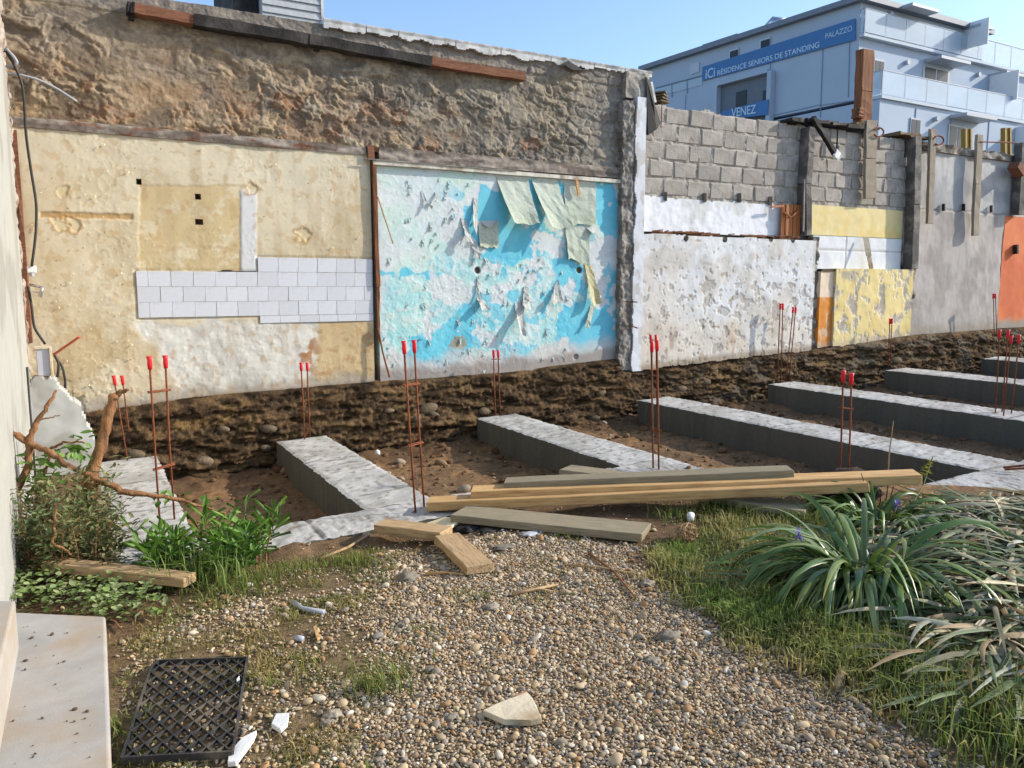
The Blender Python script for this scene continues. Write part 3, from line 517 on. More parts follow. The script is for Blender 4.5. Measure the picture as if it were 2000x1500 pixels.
mb = MB(); mb.tube([W(1293,200,-.06), W(1291,250,-.06)], .006, 5); mb.obj('hanging_wire', M['rust'], ts_)

# ------------------------------------------------------------------ right half of the long wall: block walls and plaster fields
def bvariant(sx, sz, k):
    bm = []; e = .012; V = []
    for (x, z) in ((0,0),(1,0),(1,1),(0,1)): V.append((x*sx+random.uniform(-.008,.008), 0, z*sz+random.uniform(-.008,.008)))
    Vf = [(x+(e if x < sx/2 else -e)*1., -.016+random.uniform(-.005,.005), z+(e if z < sz/2 else -e)) for x, _, z in V]
    Vbk = [(x, .06, z) for x, _, z in V]; c = (sx/2, -.02+random.uniform(-.006,.004), sz/2)
    A = Vbk+V+Vf+[c]; Q = [(i, (i+1) % 4, 4+(i+1) % 4, 4+i) for i in range(4)]+[(4+i, 4+(i+1) % 4, 8+(i+1) % 4, 8+i) for i in range(4)]; T = [(8+i, 8+(i+1) % 4, 12) for i in range(4)]
    me = fast_mesh('block', np.array(A), Q, T, smooth=False); me.materials.append(M['block']); return me
def blocks(par, x0, x1, z0, ztopf, bw, bh, y, nvar=6):
    var = [bvariant(bw-.022, bh-.02, i) for i in range(nvar)]; z = z0; r = 0
    while z < 4.2:
        x = x0-(bw*.5 if r % 2 else 0)+random.uniform(-.03,.03)
        while x < x1:
            a = max(x, x0); b = min(x+bw, x1)
            if b-a > .07 and z+bh*.75 < ztopf((a+b)/2):
                o = bpy.data.objects.new('block', random.choice(var)); sc.collection.objects.link(o); o.parent = par
                o.location = np.array([a+.01, y+random.uniform(-.006,.006), z+.01])-ORG[par.name]; o.scale = ((b-a-.022)/(bw-.022), 1, min(1, (ztopf((a+b)/2)-z)/bh)); o.rotation_euler = (0, random.uniform(-.012,.012), 0)
            x += bw
        z += bh; r += 1
def mortar(X, Z): return .009+.014*fbm(X*9, Z*9, 501, 4)+.006*fbm(X*30, Z*30, 503, 2), mixc(np.broadcast_to(S(178,170,160), X.shape+(3,)), S(150,142,132), ss(-.1, .4, fbm(X*3, Z*3, 505, 4)))
wa = thing('block_wall', (7.8, .05, .6), 'grey concrete block wall over flaking white plaster, right of the pier', 'wall')
xA0, xA1 = 6.275, 9.22
mb = MB(); mb.box((xA0-.1, .16, .2), (xA1+.1, .4, 3.78)); mb.obj('masonry_core', M['conc_grey'], wa)
zta = lambda X: 3.86+.05*fbm(np.asarray(X)*2.5, np.asarray(X)*0., 507, 3)
panel('mortar', M['rubble'], wa, xA0, xA1, 2.68, 3.9, .018, mortar, lambda X, Z: Z < zta(X)-.02, y=.045, back=.1)
blocks(wa, xA0, xA1, 2.74, zta, .40, .223, .04)
wslots = [(1300,383),(1377,385),(1445,385),(1505,392)]
def whiteA(X, Z): return .004*fbm(X*5, Z*5, 511, 4)+.0015*fbm(X*16, Z*16, 512, 3), mixc(np.broadcast_to(S(224,226,230), X.shape+(3,)), S(206,206,204), ss(0, .5, fbm(X*2, Z*2, 513, 4)))
panel('white_plaster_band', M['plaster'], wa, xA0, xA1-.05, 2.28, 2.73, .014, whiteA, lambda X, Z: Z < 2.73-.012+.012*fbm(X*5, Z*2, 515, 3), y=.02, back=.08)
for px, py in wslots: mb = MB(); mb.hexa([W(px-3,py-8,.035),W(px+3,py-8,.035),W(px+3,py-8,.0),W(px-3,py-8,.0),W(px-3,py+9,.035),W(px+3,py+9,.035),W(px+3,py+9,.0),W(px-3,py+9,.0)]); mb.obj('joist_stub', M['char'], wa)
def lowA(X, Z):
    d = Z-zwb(X); k = np.exp(-((Z-1.35-.1*fbm(X*2, Z*0, 517, 2))/.32)**2)*ss(6.7, 7.4, X); fl, rim = flakes(X, Z, 519, 6, .12-.12*k, .03)
    c = mixc(np.broadcast_to(S(212,214,215), X.shape+(3,)), S(196,193,187), ss(-.1, .4, fbm(X*1.8, Z*1.8, 521, 4)))
    lowk = ss(1.5, .8, Z+.25*fbm(X*2, Z*2, 523, 4)); c = mixc(c, S(204,190,168), lowk*.5); c = mixc(c, S(198,186,170), ss(7.3, 6.5, X)*ss(2.1, 1.4, Z)*.5)
    off = ss(.4, .46, fbm(X*5.5, Z*6, 525, 5)+.26*k-.06)*ss(2.0, 1.8, Z); c = mixc(c, S(168,162,154), off*.7); e = np.exp(-((off-.5)/.25)**2)
    spots = ss(.62, .68, fbm(X*14, Z*14, 527, 3)+.1*lowk+.12*k); c = mixc(c, S(160,140,114), spots*.7); c = mixc(c, S(150,110,70), ss(.3, .5, fbm(X*3, Z*1.2, 529, 4))*ss(1.2, .7, Z)*.5)
    cr = np.abs(fbm(X*1.5, Z*.9, 531, 4)-.05) < .008; c = mixc(c, S(120,110,98), cr*ss(7.2, 6.6, X)*.8)
    c = mixc(c, S(140,124,104), ss(.12, .02, d)*.8)
    h = .008*fbm(X*2, Z*2, 533, 4)+.0012*fbm(X*12, Z*12, 535, 3)-.006*off+.004*e+rim*.0006-.004*spots; return h, c
aslots = [W(px, py) for px, py in ((1340,467),(1417,469),(1506,468),(1549,470))]
panel('lower_white_plaster', M['plaster'], wa, xA0+.0, W(1592,520,-.1)[0], .4, 2.26, .0115, lowA, lambda X, Z: (Z > zwb(X)+.015*fbm(X*6, Z*6, 431, 3)) & (Z < 2.24+.012*fbm(X*4, Z, 537, 3)) & (np.min([np.hypot(X-q_[0]*.987, Z-q_[2]) for q_ in aslots], 0) > .042), y=-.1, back=.2)
mb = MB(); mb.box((xA0, -.09, 2.2), (9.3, .02, 2.235)); mb.obj('ledge', M['earthstone'], wa)
dbr = MB()
for _ in range(70):
    x = random.choice([random.gauss(6.9,.3), random.uniform(6.45,9.0)]); a = random.uniform(-.5,.5); l = random.uniform(.05,.28); p = np.array([max(6.45, x), -.05+random.uniform(-.03,.04), 2.25+random.uniform(0,.035)]); bar(p, p+np.array([l*math.cos(a), l*math.sin(a)*.2, random.uniform(-.01,.02)]), .03, .014, mb=dbr)
dbr.obj('ledge_splinters', M['wood_old'], wa, kind='stuff')
pz = thing('plank_shutter', W(1544,458,-.04), 'short orange-brown tongued board panel standing on the plaster ledge', 'boards')
for i in range(5):
    a = W(1524+i*7.6,430,-.03); b = W(1524+(i+1)*7.6-.6,430,-.03); mb = MB(); mb.box((a[0], -.05-.004*(i % 2), 2.26), (b[0], -.028, 2.73)); bevel(mb.obj('board', mat('varnished_board', S(164,98,48), rough=.5, var=.2, stretch=(12,12,1), bump=.1) if i == 0 else bpy.data.materials['varnished_board'], pz), .004)
mb = MB(); bar(W(1506,404,-.07), W(1530,402,-.07), .02, .03, mb=mb); mb.obj('cross_batten', bpy.data.materials['varnished_board'], pz); mb = MB(); bar(W(1532,415,-.07), W(1545,424,-.09), .02, .02, mb=mb); bar(W(1545,424,-.09), W(1560,410,-.07), .02, .02, mb=mb); mb.obj('bent_batten', bpy.data.materials['varnished_board'], pz)
# timber posts standing in the wall
def post(name, pts, wd, dp, m, label, cat='post', group=None, Y=-.06):
    t = thing(name, W(*pts[-1], Y), label, cat, group); mb = MB()
    for a, b in zip(pts[:-1], pts[1:]): bar(W(*a, Y), W(*b, Y), dp, wd, upv=(1,0,0), jit=.006, mb=mb)
    bevel(mb.obj('shaft', m, t), .006); return t
grey_post = mat('dark_grey_post', S(92,88,84), rough=.9, var=.3, vs=6, bs=30, bump=.6, tint=S(140,134,126), vs2=3)
t = post('wall_post', [(1578,250),(1576,300),(1571,360),(1572,460)], .12, .16, grey_post, 'dark grey concrete post between the two block walls', group='dark posts in the wall')
mb = MB(); bar(W(1571,350,-.15), W(1569,452,-.15), .02, .02, upv=(1,0,0), mb=mb); mb.obj('rusty_edge', M['conc_grey'], t)
t = post('wall_post', [(1786,268),(1783,400),(1778,525)], .16, .16, grey_post, 'broken dark concrete post right of the yellow wall bands', group='dark posts in the wall')
def rag(X, Z): return .04*fbm(X*6, Z*6, 541, 4), mixc(np.broadcast_to(S(112,106,98), X.shape+(3,)), S(150,144,134), ss(0, .4, fbm(X*7, Z*7, 543, 3)))
# ---- second block wall
wb_ = thing('block_wall', (10.5, .05, .7), 'grey block wall with yellow paint bands between two dark posts', 'wall')
xB0, xB1 = 9.36, 11.72
mb = MB(); mb.box((xB0-.1, .16, .2), (xB1+.1, .4, 3.74)); mb.obj('masonry_core', M['conc_grey'], wb_)
ztb = lambda X: 3.86+.03*fbm(np.asarray(X)*2.5, np.asarray(X)*0., 547, 3)
panel('mortar', M['rubble'], wb_, xB0, xB1, 2.72, 3.92, .02, mortar, lambda X, Z: Z < ztb(X)-.02, y=.045, back=.1)
blocks(wb_, xB0, xB1, 2.8, ztb, .36, .213, .04)
def yel(X, Z): return .003*fbm(X*4, Z*4, 551, 3), mixc(np.broadcast_to(S(222,204,148), X.shape+(3,)), S(222,198,130), ss(-.1, .4, fbm(X*2, Z*2, 553, 3)))
panel('yellow_band', M['plaster'], wb_, xB0+.02, 11.5, 2.33, 2.76, .018, yel, y=.02, back=.08)
def whB(X, Z):
    ln = np.minimum(np.abs(Z-2.12), np.where(Z > 2.12, np.abs(X-10.2), np.abs(X-10.2))); return .004*fbm(X*4, Z*4, 555, 3)-.01*ss(.02, .0, ln), mixc(np.broadcast_to(S(218,220,222), X.shape+(3,)), S(150,146,140), ss(.02, 0, ln)*.6)
panel('white_band', M['plaster'], wb_, xB0+.12, 11.5, 1.84, 2.322, .018, whB, y=.015, back=.08)
P_bare = wp([(1638,530),(1675,530),(1672,548),(1650,545)], -.12)
def lowB(X, Z):
    d = Z-zwb(X); n = fbm(X*5, Z*3.4, 561, 6, .6); off = ss(.2, .27, n+.15*ss(1.1,.8,Z)); c = mixc(np.broadcast_to(S(222,202,140), X.shape+(3,)), S(214,190,124), ss(0, .4, fbm(X*2, Z*2, 563, 3)))
    c = mixc(c, S(196,190,176), off*.85); c = mixc(c, S(140,130,118), ss(.45, .55, n)*.7); c = mixc(c, S(160,152,140), ss(.05, -.03, sdp(X, Z, P_bare)+.05*fbm(X*6, Z*6, 3, 3))*.8)
    e = np.exp(-((off-.5)/.25)**2); c = mixc(c, S(244,234,196), e*.4); c = mixc(c, S(180,164,140), ss(.16, .03, d)*.7); fl, rim = flakes(X, Z, 565, 9, .25, .04)
    return .006*fbm(X*2.5, Z*2.5, 567, 3)-.006*off+.005*e+rim*.002, c
xo0, xo1 = W(1604,600,-.12)[0], W(1630,600,-.12)[0]
panel('lower_yellow_plaster', M['plaster'], wb_, xo1, W(1781,590,-.12)[0], .5, 1.845, .013, lowB, lambda X, Z: Z > zwb(X)+.015*fbm(X*6, Z*6, 431, 3)+.01, y=-.12, back=.2)
def orB(X, Z):
    c = np.where((Z > 1.42)[..., None], S(226,206,180), S(214,136,52)); c = mixc(c, S(196,176,150), ss(.25, .35, fbm(X*7, Z*5, 571, 4))*(Z < 1.42)*.8); c = mixc(c, S(170,150,130), ss(.15, .03, Z-zwb(X))*.7); return .004*fbm(X*8, Z*8, 573, 3), c
panel('orange_strip', M['plaster'], wb_, xo0, xo1-.004, .55, 1.835, .016, orB, lambda X, Z: Z > zwb(X)+.015*fbm(X*6, Z*6, 431, 3)+.02, y=-.085, back=.15)
mb = MB(); mb.box((xo0, -.1, 1.80), (11.5, .02, 1.838)); mb.obj('ledge', M['earthstone'], wb_)
panel('broken_edge', M['rubble'], wb_, W(1592,560,-.1)[0]+.012, xo0-.006, .6, 2.3, .02, rag, lambda X, Z: np.abs(X-(W(1592,560,-.1)[0]+xo0)/2) < .065+.03*fbm(X*3, Z*6, 575, 3), y=-.04, back=.12)
panel('broken_edge', M['rubble'], wb_, W(1781,590,-.12)[0]+.01, 12.0, .75, 1.95, .02, rag, lambda X, Z: X < 11.78+.12*fbm(X*1.5, Z*3, 577, 4), y=-.03, back=.12)
mb = MB(); bar(W(1691,463,-.05), W(1697,500,-.12), .09, .012, upv=(.3,1,0), mb=mb); bar(W(1697,500,-.12), W(1702,526,-.06), .07, .012, upv=(.3,1,0), mb=mb); fm = mb.obj('loose_board', M['sandstone'], wb_)
# ---- rendered grey wall and orange wall
wc = thing('rendered_wall', (13., .05, .8), 'tall grey cement-rendered wall carrying weathered upright boards', 'wall')
mb = MB(); mb.box((11.85, .12, .2), (17.2, .4, 3.80)); mb.obj('masonry_core', M['conc_grey'], wc)
def rendC(X, Z):
    upz = ss(2.80, 2.84, Z+.02*fbm(X*4, Z*4, 581, 3)); c = mixc(np.broadcast_to(S(170,164,158), X.shape+(3,)), S(150,144,138), ss(-.2, .3, fbm(X*1.3, Z*1.1, 583, 4))); c = mixc(c, S(178,178,178), upz*.8); c = mixc(c, S(146,148,150), upz*ss(0, .4, fbm(X*1.2, Z*1.2, 585, 4))*.8)
    ln = np.exp(-((Z-2.82-.015*fbm(X*5, Z, 587, 3))/.012)**2); c = mixc(c, S(92,88,82), ln*.7); c = mixc(c, S(150,138,122), ss(.25, .05, Z-zwb(X))*.7)
    return .008*fbm(X*1.5, Z*1.5, 589, 4)+.003*fbm(X*6, Z*3.5, 591, 4)-.012*ln-.01*upz, c
xO = W(1955,520,.03)[0]
panel('grey_render', M['plaster'], wc, 11.86, xO, .6, 3.80, .016, rendC, lambda X, Z: (Z > zwb(X)+.02*fbm(X*5, Z*5, 431, 3)) & (Z < 3.76+.04*fbm(X*2, X*0, 593, 3)), y=.03, back=.1)
panel('capping', M['rubble'], wc, 11.86, 17.2, 3.72, 3.88, .025, lambda X, Z: (.03*fbm(X*4, Z*6, 595, 4), mixc(np.broadcast_to(S(120,112,102), X.shape+(3,)), S(160,154,146), ss(0, .4, fbm(X*5, Z*7, 597, 3)))), lambda X, Z: Z < 3.84+.05*fbm(X*2.5, Z*0, 599, 3), y=.0, back=.3)
def oraW(X, Z): return .006*fbm(X*2, Z*2, 601, 3), mixc(mixc(np.broadcast_to(S(212,116,66), X.shape+(3,)), S(200,100,56), ss(-.2, .3, fbm(X, Z, 603, 3))), S(150,138,124), ss(.22, .1, Z-zwb(X)+.06*fbm(X*4, Z*4, 605, 3)))
panel('orange_paint', M['plaster'], wc, xO+.003, 17.2, .6, 2.80, .03, oraW, lambda X, Z: Z > zwb(X)+.02, y=.025, back=.1)
panel('grey_render', M['plaster'], wc, xO+.003, 17.2, 2.803, 3.8, .03, rendC, y=.03, back=.1)
for px, py in ((1843,405),(1882,405),(1936,408)): mb = MB(); bar(W(px,py-7,.0), W(px,py+7,.0), .04, .03, upv=(1,0,0), mb=mb); mb.obj('slot_iron', M['char'], wc)
grp = 'weathered upright boards on the far wall'
t = post('upright_board', [(1701,236),(1699,310),(1698,388)], .24, .05, M['post'], 'wide pale upright board fixed over the second block wall', group=grp, Y=-.07)
mb = MB(); mb.tube([W(1716+10*math.cos(a), 258+9*math.sin(a), -.12) for a in np.linspace(-2.6, 2.6, 10)], .012, 6); mb.obj('iron_hook', M['rust'], t)
t = post('upright_board', [(1821,252),(1818,340),(1815,437)], .14, .05, M['post'], 'narrow grey upright board with iron hook, on the left of the grey render', group=grp, Y=-.07)
mb = MB(); mb.tube([W(1833+10*math.cos(a), 274+9*math.sin(a), -.1) for a in np.linspace(-2.8, 2.2, 10)], .014, 6); mb.obj('iron_hook', M['rust'], t)
t = post('upright_board', [(1912,263),(1908,360),(1904,460)], .16, .05, M['post'], 'long grey upright board beside the orange painted wall', group=grp, Y=-.07)
mb = MB(); mb.tube([W(1915,277,-.1), W(1985,279,-.1)], .012, 5); mb.obj('iron_rod', M['rust'], t)
t = post('wall_post', [(1995,280),(1992,340),(1988,420)], .2, .14, grey_post, 'dark concrete post above the orange wall at the picture edge', group='dark posts in the wall')
mb = MB(); bar(W(1980,322,-.15), W(1992,340,-.15), .18, .12, mb=mb); mb.obj('corbel', M['wood_red'], t); mb = MB(); bar(W(1984,478,-.02), W(1984,496,-.02), .07, .05, upv=(1,0,0), mb=mb); mb.obj('iron_clamp', M['char'], t)
t = post('timber_upright', [(1690,98),(1687,180),(1683,262)], .26, .14, mat('brown_upright', S(132,84,52), rough=.8, var=.3, vs=6, bs=30, bump=.4, stretch=(10,10,1), tint=S(92,60,42)), 'tall brown timber upright rising above the block wall', Y=.28)
mb = MB(); bar(W(1676,212,.24), W(1674,232,.24), .14, .1, upv=(1,0,0), mb=mb, jit=.01); mb.obj('block', bpy.data.materials['brown_upright'], t)
t = post('leaning_bar', [(1587,229),(1632,302)], .07, .07, M['char'], 'black charred bar leaning diagonally over the block wall', Y=-.12); mb = MB(); bar(W(1630,296,-.14), W(1640,309,-.14), .12, .03, upv=(0,1,0), mb=mb, jit=.01); mb.obj('torn_end', M['white'], t)
mb = MB(); mb.tube([W(1637,240,-.05), W(1634,298,-.05)], .012, 5); mb.obj('hanging_rod', M['char'], t)
t = post('hanging_strap', [(1769,270),(1767,320)], .03, .02, M['char'], 'thin rusty strap hanging at the right of the second block wall', 'strap', Y=-.05); mb = MB(); bar(W(1767,308,-.06), W(1766,325,-.06), .07, .012, upv=(1,0,0), mb=mb); mb.obj('plate', M['conc_grey'], t)
rr = thing('roof_remnant', (9.6, .1, 3.86), 'dark roof tiles and felt left on top of the block walls', 'roof tiles')
for px, py, l in ((1530,236,50),(1560,238,60),(1610,244,70),(1640,248,60),(1655,243,40),(1740,262,40),(1760,268,40)):
    mb = MB(); bar(W(px,py,.05), W(px+l,py+l*.12,.1), .3, .045, mb=mb, jit=.012); mb.obj('roof_tile', M['char'] if px < 1650 else M['earthstone'], rr)
for px, lb in ((1888,'left of the two yellow formwork posts behind the far wall'),(1965,'right of the two yellow formwork posts behind the far wall')):
    t = thing('formwork_post', W(px,300,1.2), lb, 'post', 'yellow posts behind the wall'); ym = bpy.data.materials.get('yellow_post') or mat('yellow_post', S(150,118,50), rough=.6, var=.1)
    for dx in (-5,5): mb = MB(); bar(W(px+dx,252 if px < 1900 else 250,1.2), W(px+dx,330,1.2), .09, .05, upv=(1,0,0), mb=mb); mb.obj('flange', ym, t)
    mb = MB(); bar(W(px,254,1.2), W(px,330,1.2), .04, .09, upv=(1,0,0), mb=mb); mb.obj('web', ym, t)

# ------------------------------------------------------------------ side wall on the left, its broken foot and the wiring
sw = thing('side_wall', (-.45, -1.5, 0.), 'white rendered side wall at the left edge with crumbling masonry end', 'wall')
def TS(X, Z, h): return np.stack([-.40+h, X, Z], -1)
def sideR(X, Z):
    c = mixc(np.broadcast_to(S(168,158,148), X.shape+(3,)), S(140,122,108), ss(-.1, .4, fbm(X*5, Z*5, 701, 4))); return .03*fbm(X*6, Z*6, 703, 4)+.012*fbm(X*18, Z*18, 705, 3), c
def sideW(X, Z): return .004*fbm(X*3, Z*3, 707, 3), mixc(np.broadcast_to(S(168,167,160), X.shape+(3,)), S(150,148,140), ss(0, .5, fbm(X*1.5, Z*1.5, 709, 4)))
panel('broken_masonry', M['rubble'], sw, -1.6, .1, -.2, 4.6, .02, sideR, T=TS, back=.3)
edge_y = lambda Z: -.62+.10*fbm(Z*1.3, Z*0, 711, 4)+.25*ss(1.3, .9, Z)
panel('white_render', M['plaster'], sw, -6.5, -.7, -.2, 3.25, .03, sideW, lambda X, Z: X < edge_y(Z), T=lambda X, Z, h: np.stack([-.365+h, X, Z], -1), back=.3)
mb = MB(); mb.box((-1.2, -6.5, -.3), (-.66, .1, 4.6)); mb.obj('masonry_core', M['conc_grey'], sw)
def footW(X, Z): return .006*fbm(X*4, Z*4, 713, 3), mixc(np.broadcast_to(S(180,181,176), X.shape+(3,)), S(160,158,150), ss(0, .5, fbm(X*3, Z*3, 715, 4)))
FT = [(W(*p, -.55)[0], W(*p, -.55)[2]) for p in [(60,735),(108,742),(130,772),(158,800),(178,838),(186,865),(184,930),(186,960),(40,990)]]
panel('broken_foot', M['plaster'], sw, -.42, .1, -.15, .95, .014, footW, lambda X, Z: sdp(X, Z, FT)+.02*fbm(X*9, Z*9, 717, 3) < 0, y=-.55, back=.3)
mb = MB(); bar((-.37,-.03,1.1), (-.37,-.03,2.9), .035, .03, upv=(0,1,0), mb=mb, jit=.006); mb.obj('rusty_strip', M['wood_red'], sw)
for P, r, m_, nm, lb in (([(12,100),(30,130),(46,170),(50,260),(60,330),(72,400),(70,460),(62,520)], .011, 'cable', 'wall_cable', 'dark cable looping down the cream wall at the left'),
    ([(8,142),(40,146),(75,155),(110,172),(150,198)], .010, 'conduit', 'bent_conduit', 'bent grey conduit sticking out over the rubble wall'), ([(12,95),(28,112),(34,122),(26,130),(8,128)], .012, 'conduit', 'conduit_loop', 'short looped grey conduit near the top left corner'),
    ([(55,560),(62,600),(66,640),(88,672)], .011, 'cable', 'wall_cable', 'dark cable running between socket and junction box'), ([(105,690),(115,710),(113,735),(100,752)], .011, 'cable', 'wall_cable', 'thick cable looping under the white junction box'), ([(108,698),(122,715),(128,745),(126,785)], .010, 'cable', 'wall_cable', 'cable end hanging down beside the broken white wall foot')):
    pts = np.array([W(x, y, -.14-.03*math.sin(i)) for i, (x, y) in enumerate(P)]); tt = np.linspace(0, len(P)-1, len(P)*4); pts = np.stack([np.interp(tt, range(len(P)), pts[:,k]) for k in range(3)], -1)
    for _ in range(2): pts[1:-1] = (pts[:-2]+2*pts[1:-1]+pts[2:])/4
    mb = MB(); mb.tube(pts, r, 7); mb.obj(nm, M[m_], smooth=True, loc=pts[-1], label=lb, cat='cable')
mb = MB(); mb.tube([(-.345,-1.3,1.0),(-.345,-1.3,.5),(-.345,-1.31,.0)], .009, 6); mb.obj('black_cable', M['cable'], smooth=True, loc=(-.345,-1.31,0), label='thin black cable running straight down the white render', cat='cable')
sk = thing('wall_socket', W(62,535,-.1), 'small white socket box hanging on the cable by the side wall', 'socket'); mb = MB(); p = W(62,526,-.12); mb.box(p-np.array([.035,.03,.03]), p+np.array([.035,.03,.03])); bevel(mb.obj('box', M['white'], sk), .008, 2); mb = MB(); mb.tube([p+np.array([0,-.02,-.03]), p+np.array([0,-.02,-.06])], .018, 8); mb.obj('gland', M['conduit'], sk)
tp = thing('water_tap', W(72,565,-.1), 'small chrome tap sticking out of the side wall end', 'tap'); ch = mat('chrome', S(190,190,192), rough=.25, var=.1, metal=.8, bump=0)
mb = MB(); mb.tube([W(58,556,-.1), W(80,561,-.18)], .012, 8); mb.obj('body', ch, tp, smooth=True); mb = MB(); mb.tube([W(80,560,-.18), W(82,566,-.19), W(78,580,-.19)], [.016,.014,.016], 8); mb.obj('spout', ch, tp, smooth=True); mb = MB(); mb.tube([W(64,570,-.17), W(76,572,-.18)], .006, 6); mb.obj('lever', ch, tp)
jb = thing('junction_box', W(88,735,-.3), 'open white junction box broken out of the side wall', 'junction box'); mb = MB(); a = W(70,682,-.35); b = W(100,733,-.35); mb.box((a[0],-.35,b[2]), (b[0],-.28,a[2])); bevel(mb.obj('box', mat('box_grey', S(190,192,198), var=.08, bump=0), jb), .004)
mb = MB(); mb.box((b[0],-.37,b[2]-.01), (b[0]+.014,-.2,a[2]+.01)); mb.obj('broken_side', M['sandstone'], jb); mb = MB(); mb.box((a[0]-.01,-.36,a[2]), (b[0]+.01,-.25,a[2]+.02)); mb.obj('wooden_rim', M['sandstone'], jb)
mb = MB(); bar(W(106,692,-.34), W(155,658,-.42), .05, .012, mb=mb); mb.obj('red_tile_shard', mat('terracotta', S(178,86,62), rough=.8, var=.15), loc=W(106,692,-.34), label='red terracotta shard jutting out beside the junction box', cat='shard')

# ------------------------------------------------------------------ slate-clad dormer behind the wall top
dm = thing('slate_dormer', W(560,40,1.6), 'pale slate-clad roof dormer rising behind the wall top', 'dormer')
xa, xb = W(512,20,1.5)[0], W(626,20,1.5)[0]
for i in range(26):
    z = 4.0+i*.085; off = .012 if i % 2 else 0
    mb = MB(); mb.hexa([(xa,1.49-.014,z),(xb,1.49-.014,z),(xb,1.5,z),(xa,1.5,z),(xa,1.5-.004,z+.08),(xb,1.5-.004,z+.08),(xb,1.51,z+.08),(xa,1.51,z+.08)]); mb.obj('slate_course', M['slate'], dm)
mb = MB(); mb.box((xa+.01,1.515,3.9), (xb-.01,3,6.2)); mb.obj('body', M['slate'], dm); mb = MB(); mb.box((xb,1.47,3.9), (xb+.03,3,6.2)); mb.obj('corner_trim', M['zinc'], dm)
mb = MB(); mb.box((xa-.28,1.7,3.9), (xa-.005,3,6.2)); mb.obj('dark_return', M['char'], dm)
nr = thing('neighbour_roof', (3, 1, 4), 'low zinc roof of the house behind the ruined wall', 'roof'); mb = MB(); mb.hexa([(-1,.5,4.0),(6.3,.5,4.0),(6.3,5,3.4),(-1,5,3.4),(-1,.5,4.12),(6.3,.5,4.12),(6.3,5,3.5),(-1,5,3.5)]); mb.obj('roof_sheet', M['zinc'], nr); mb = MB(); mb.box((-.9,.6,-.7), (6.2,4.9,3.38)); mb.obj('house_body', M['conc_grey'], nr)

# ------------------------------------------------------------------ apartment building
C0 = CAM+ray(1666,300)*37.; bL = YAW+math.radians(-34.3); bR = YAW+math.radians(60.6)
dL = np.array([math.sin(bL), math.cos(bL), 0]); dR = np.array([math.sin(bR), math.cos(bR), 0]); nL = np.array([-dL[1], dL[0], 0]); nR = np.array([dR[1], -dR[0], 0])
if nL@(CAM-C0) < 0: nL = -nL
if nR@(CAM-C0) < 0: nR = -nR
def PL(x, y, off=0.): d = ray(x, y); p0 = C0+nL*off; return CAM+d*(((p0-CAM)@nL)/(d@nL))
def PR(x, y, off=0.): d = ray(x, y); p0 = C0+nR*off; return CAM+d*(((p0-CAM)@nR)/(d@nR))
bd = thing('apartment_building', (C0[0], C0[1], -.7), 'modern pale blue-grey apartment building with glass balconies and a blue banner', 'building')
bwall = mat('blue_grey_render', S(170,183,199), rough=.8, var=.04, vs=.6, bs=8, bump=.05); bpan = mat('pale_panel', S(186,196,206), rough=.75, var=.04, vs=.8, bs=8, bump=.05)
def prism(foot, z0, z1, name, m, par=bd):
    n = len(foot); V = [(p[0],p[1],z0) for p in foot]+[(p[0],p[1],z1) for p in foot]; Q = [(i,(i+1)%n,n+(i+1)%n,n+i) for i in range(n)]
    mb = MB(); mb.add(V, Q); T = [(n,n+i,n+i+1) for i in range(1,n-1)]+[(0,i+1,i) for i in range(1,n-1)]; mb.T.append(np.array(T)); return mb.obj(name, m, par)
zr = PL(1664,-1)[2]; lenL = abs((PL(1262,140)-C0)@dL); eT = abs((PR(1922,60)-C0)@dR); zs1 = PL(1668,70)[2]; zs2 = PL(1719,186)[2]
zB = PL(1719,186)[2]
offM = abs((PL(1690,60)-C0)@dL); offB = abs((PL(1719,190)-C0)@dL)
prism([C0, C0+dR*eT, C0+dR*eT+dL*lenL, C0+dL*lenL], zs1+.002, zr-.25, 'top_storey', bwall)
prism([C0-dL*.02, C0+dR*(eT+14), C0+dR*(eT+14)+dL*lenL, C0+dL*lenL], zs2+.002, zs1-.001, 'middle_storey', bwall)
cB = C0-dL*offB; prism([cB, cB+dR*(eT+16), cB+dR*(eT+16)+dL*(lenL+offB), cB+dL*(lenL+offB)], -.7, zs2-.15, 'lower_storeys', bwall)
prism([C0-dL*.35-dR*.35, C0-dL*.35+dR*(eT+.35), C0+dR*(eT+.35)+dL*(lenL+.3), C0-dR*.35+dL*(lenL+.3)], zr-.25, zr, 'roof_edge', mat('roof_metal', S(120,128,140), rough=.5, var=.1))
def slab(c, off, z, th, name, ext): 
    a = C0-dL*off-dR*.06; return prism([a, a+dR*ext, a+dR*ext+dL*(off-.05), a+dL*(off-.05)], z-th, z, name, bpan)
slab(C0, offM, zs1, .14, 'balcony_slab', eT+12); slab(C0, offB+.12, zs2, .14, 'balcony_slab', eT+14)
glass = mat('frosted_glass', S(200,214,226), rough=.25, var=.03, bump=0, spec=.5); gt = glass.node_tree; tr_ = gt.nodes.new('ShaderNodeBsdfTransparent'); tr_.inputs[0].default_value = (.85,.92,.97,1); ms = gt.nodes.new('ShaderNodeMixShader'); ms.inputs[0].default_value = .42
gt.links.new(gt.nodes['Principled BSDF'].outputs[0], ms.inputs[1]); gt.links.new(tr_.outputs[0], ms.inputs[2]); gt.links.new(ms.outputs[0], gt.nodes['Material Output'].inputs['Surface'])
railm = mat('rail_metal', S(170,176,184), rough=.4, var=.05, bump=0); dark = mat('dark_glass', S(40,46,54), rough=.3, var=.1, bump=0, spec=.25); whitem = mat('white_screen', S(226,228,230), rough=.6, var=.03, bump=0)
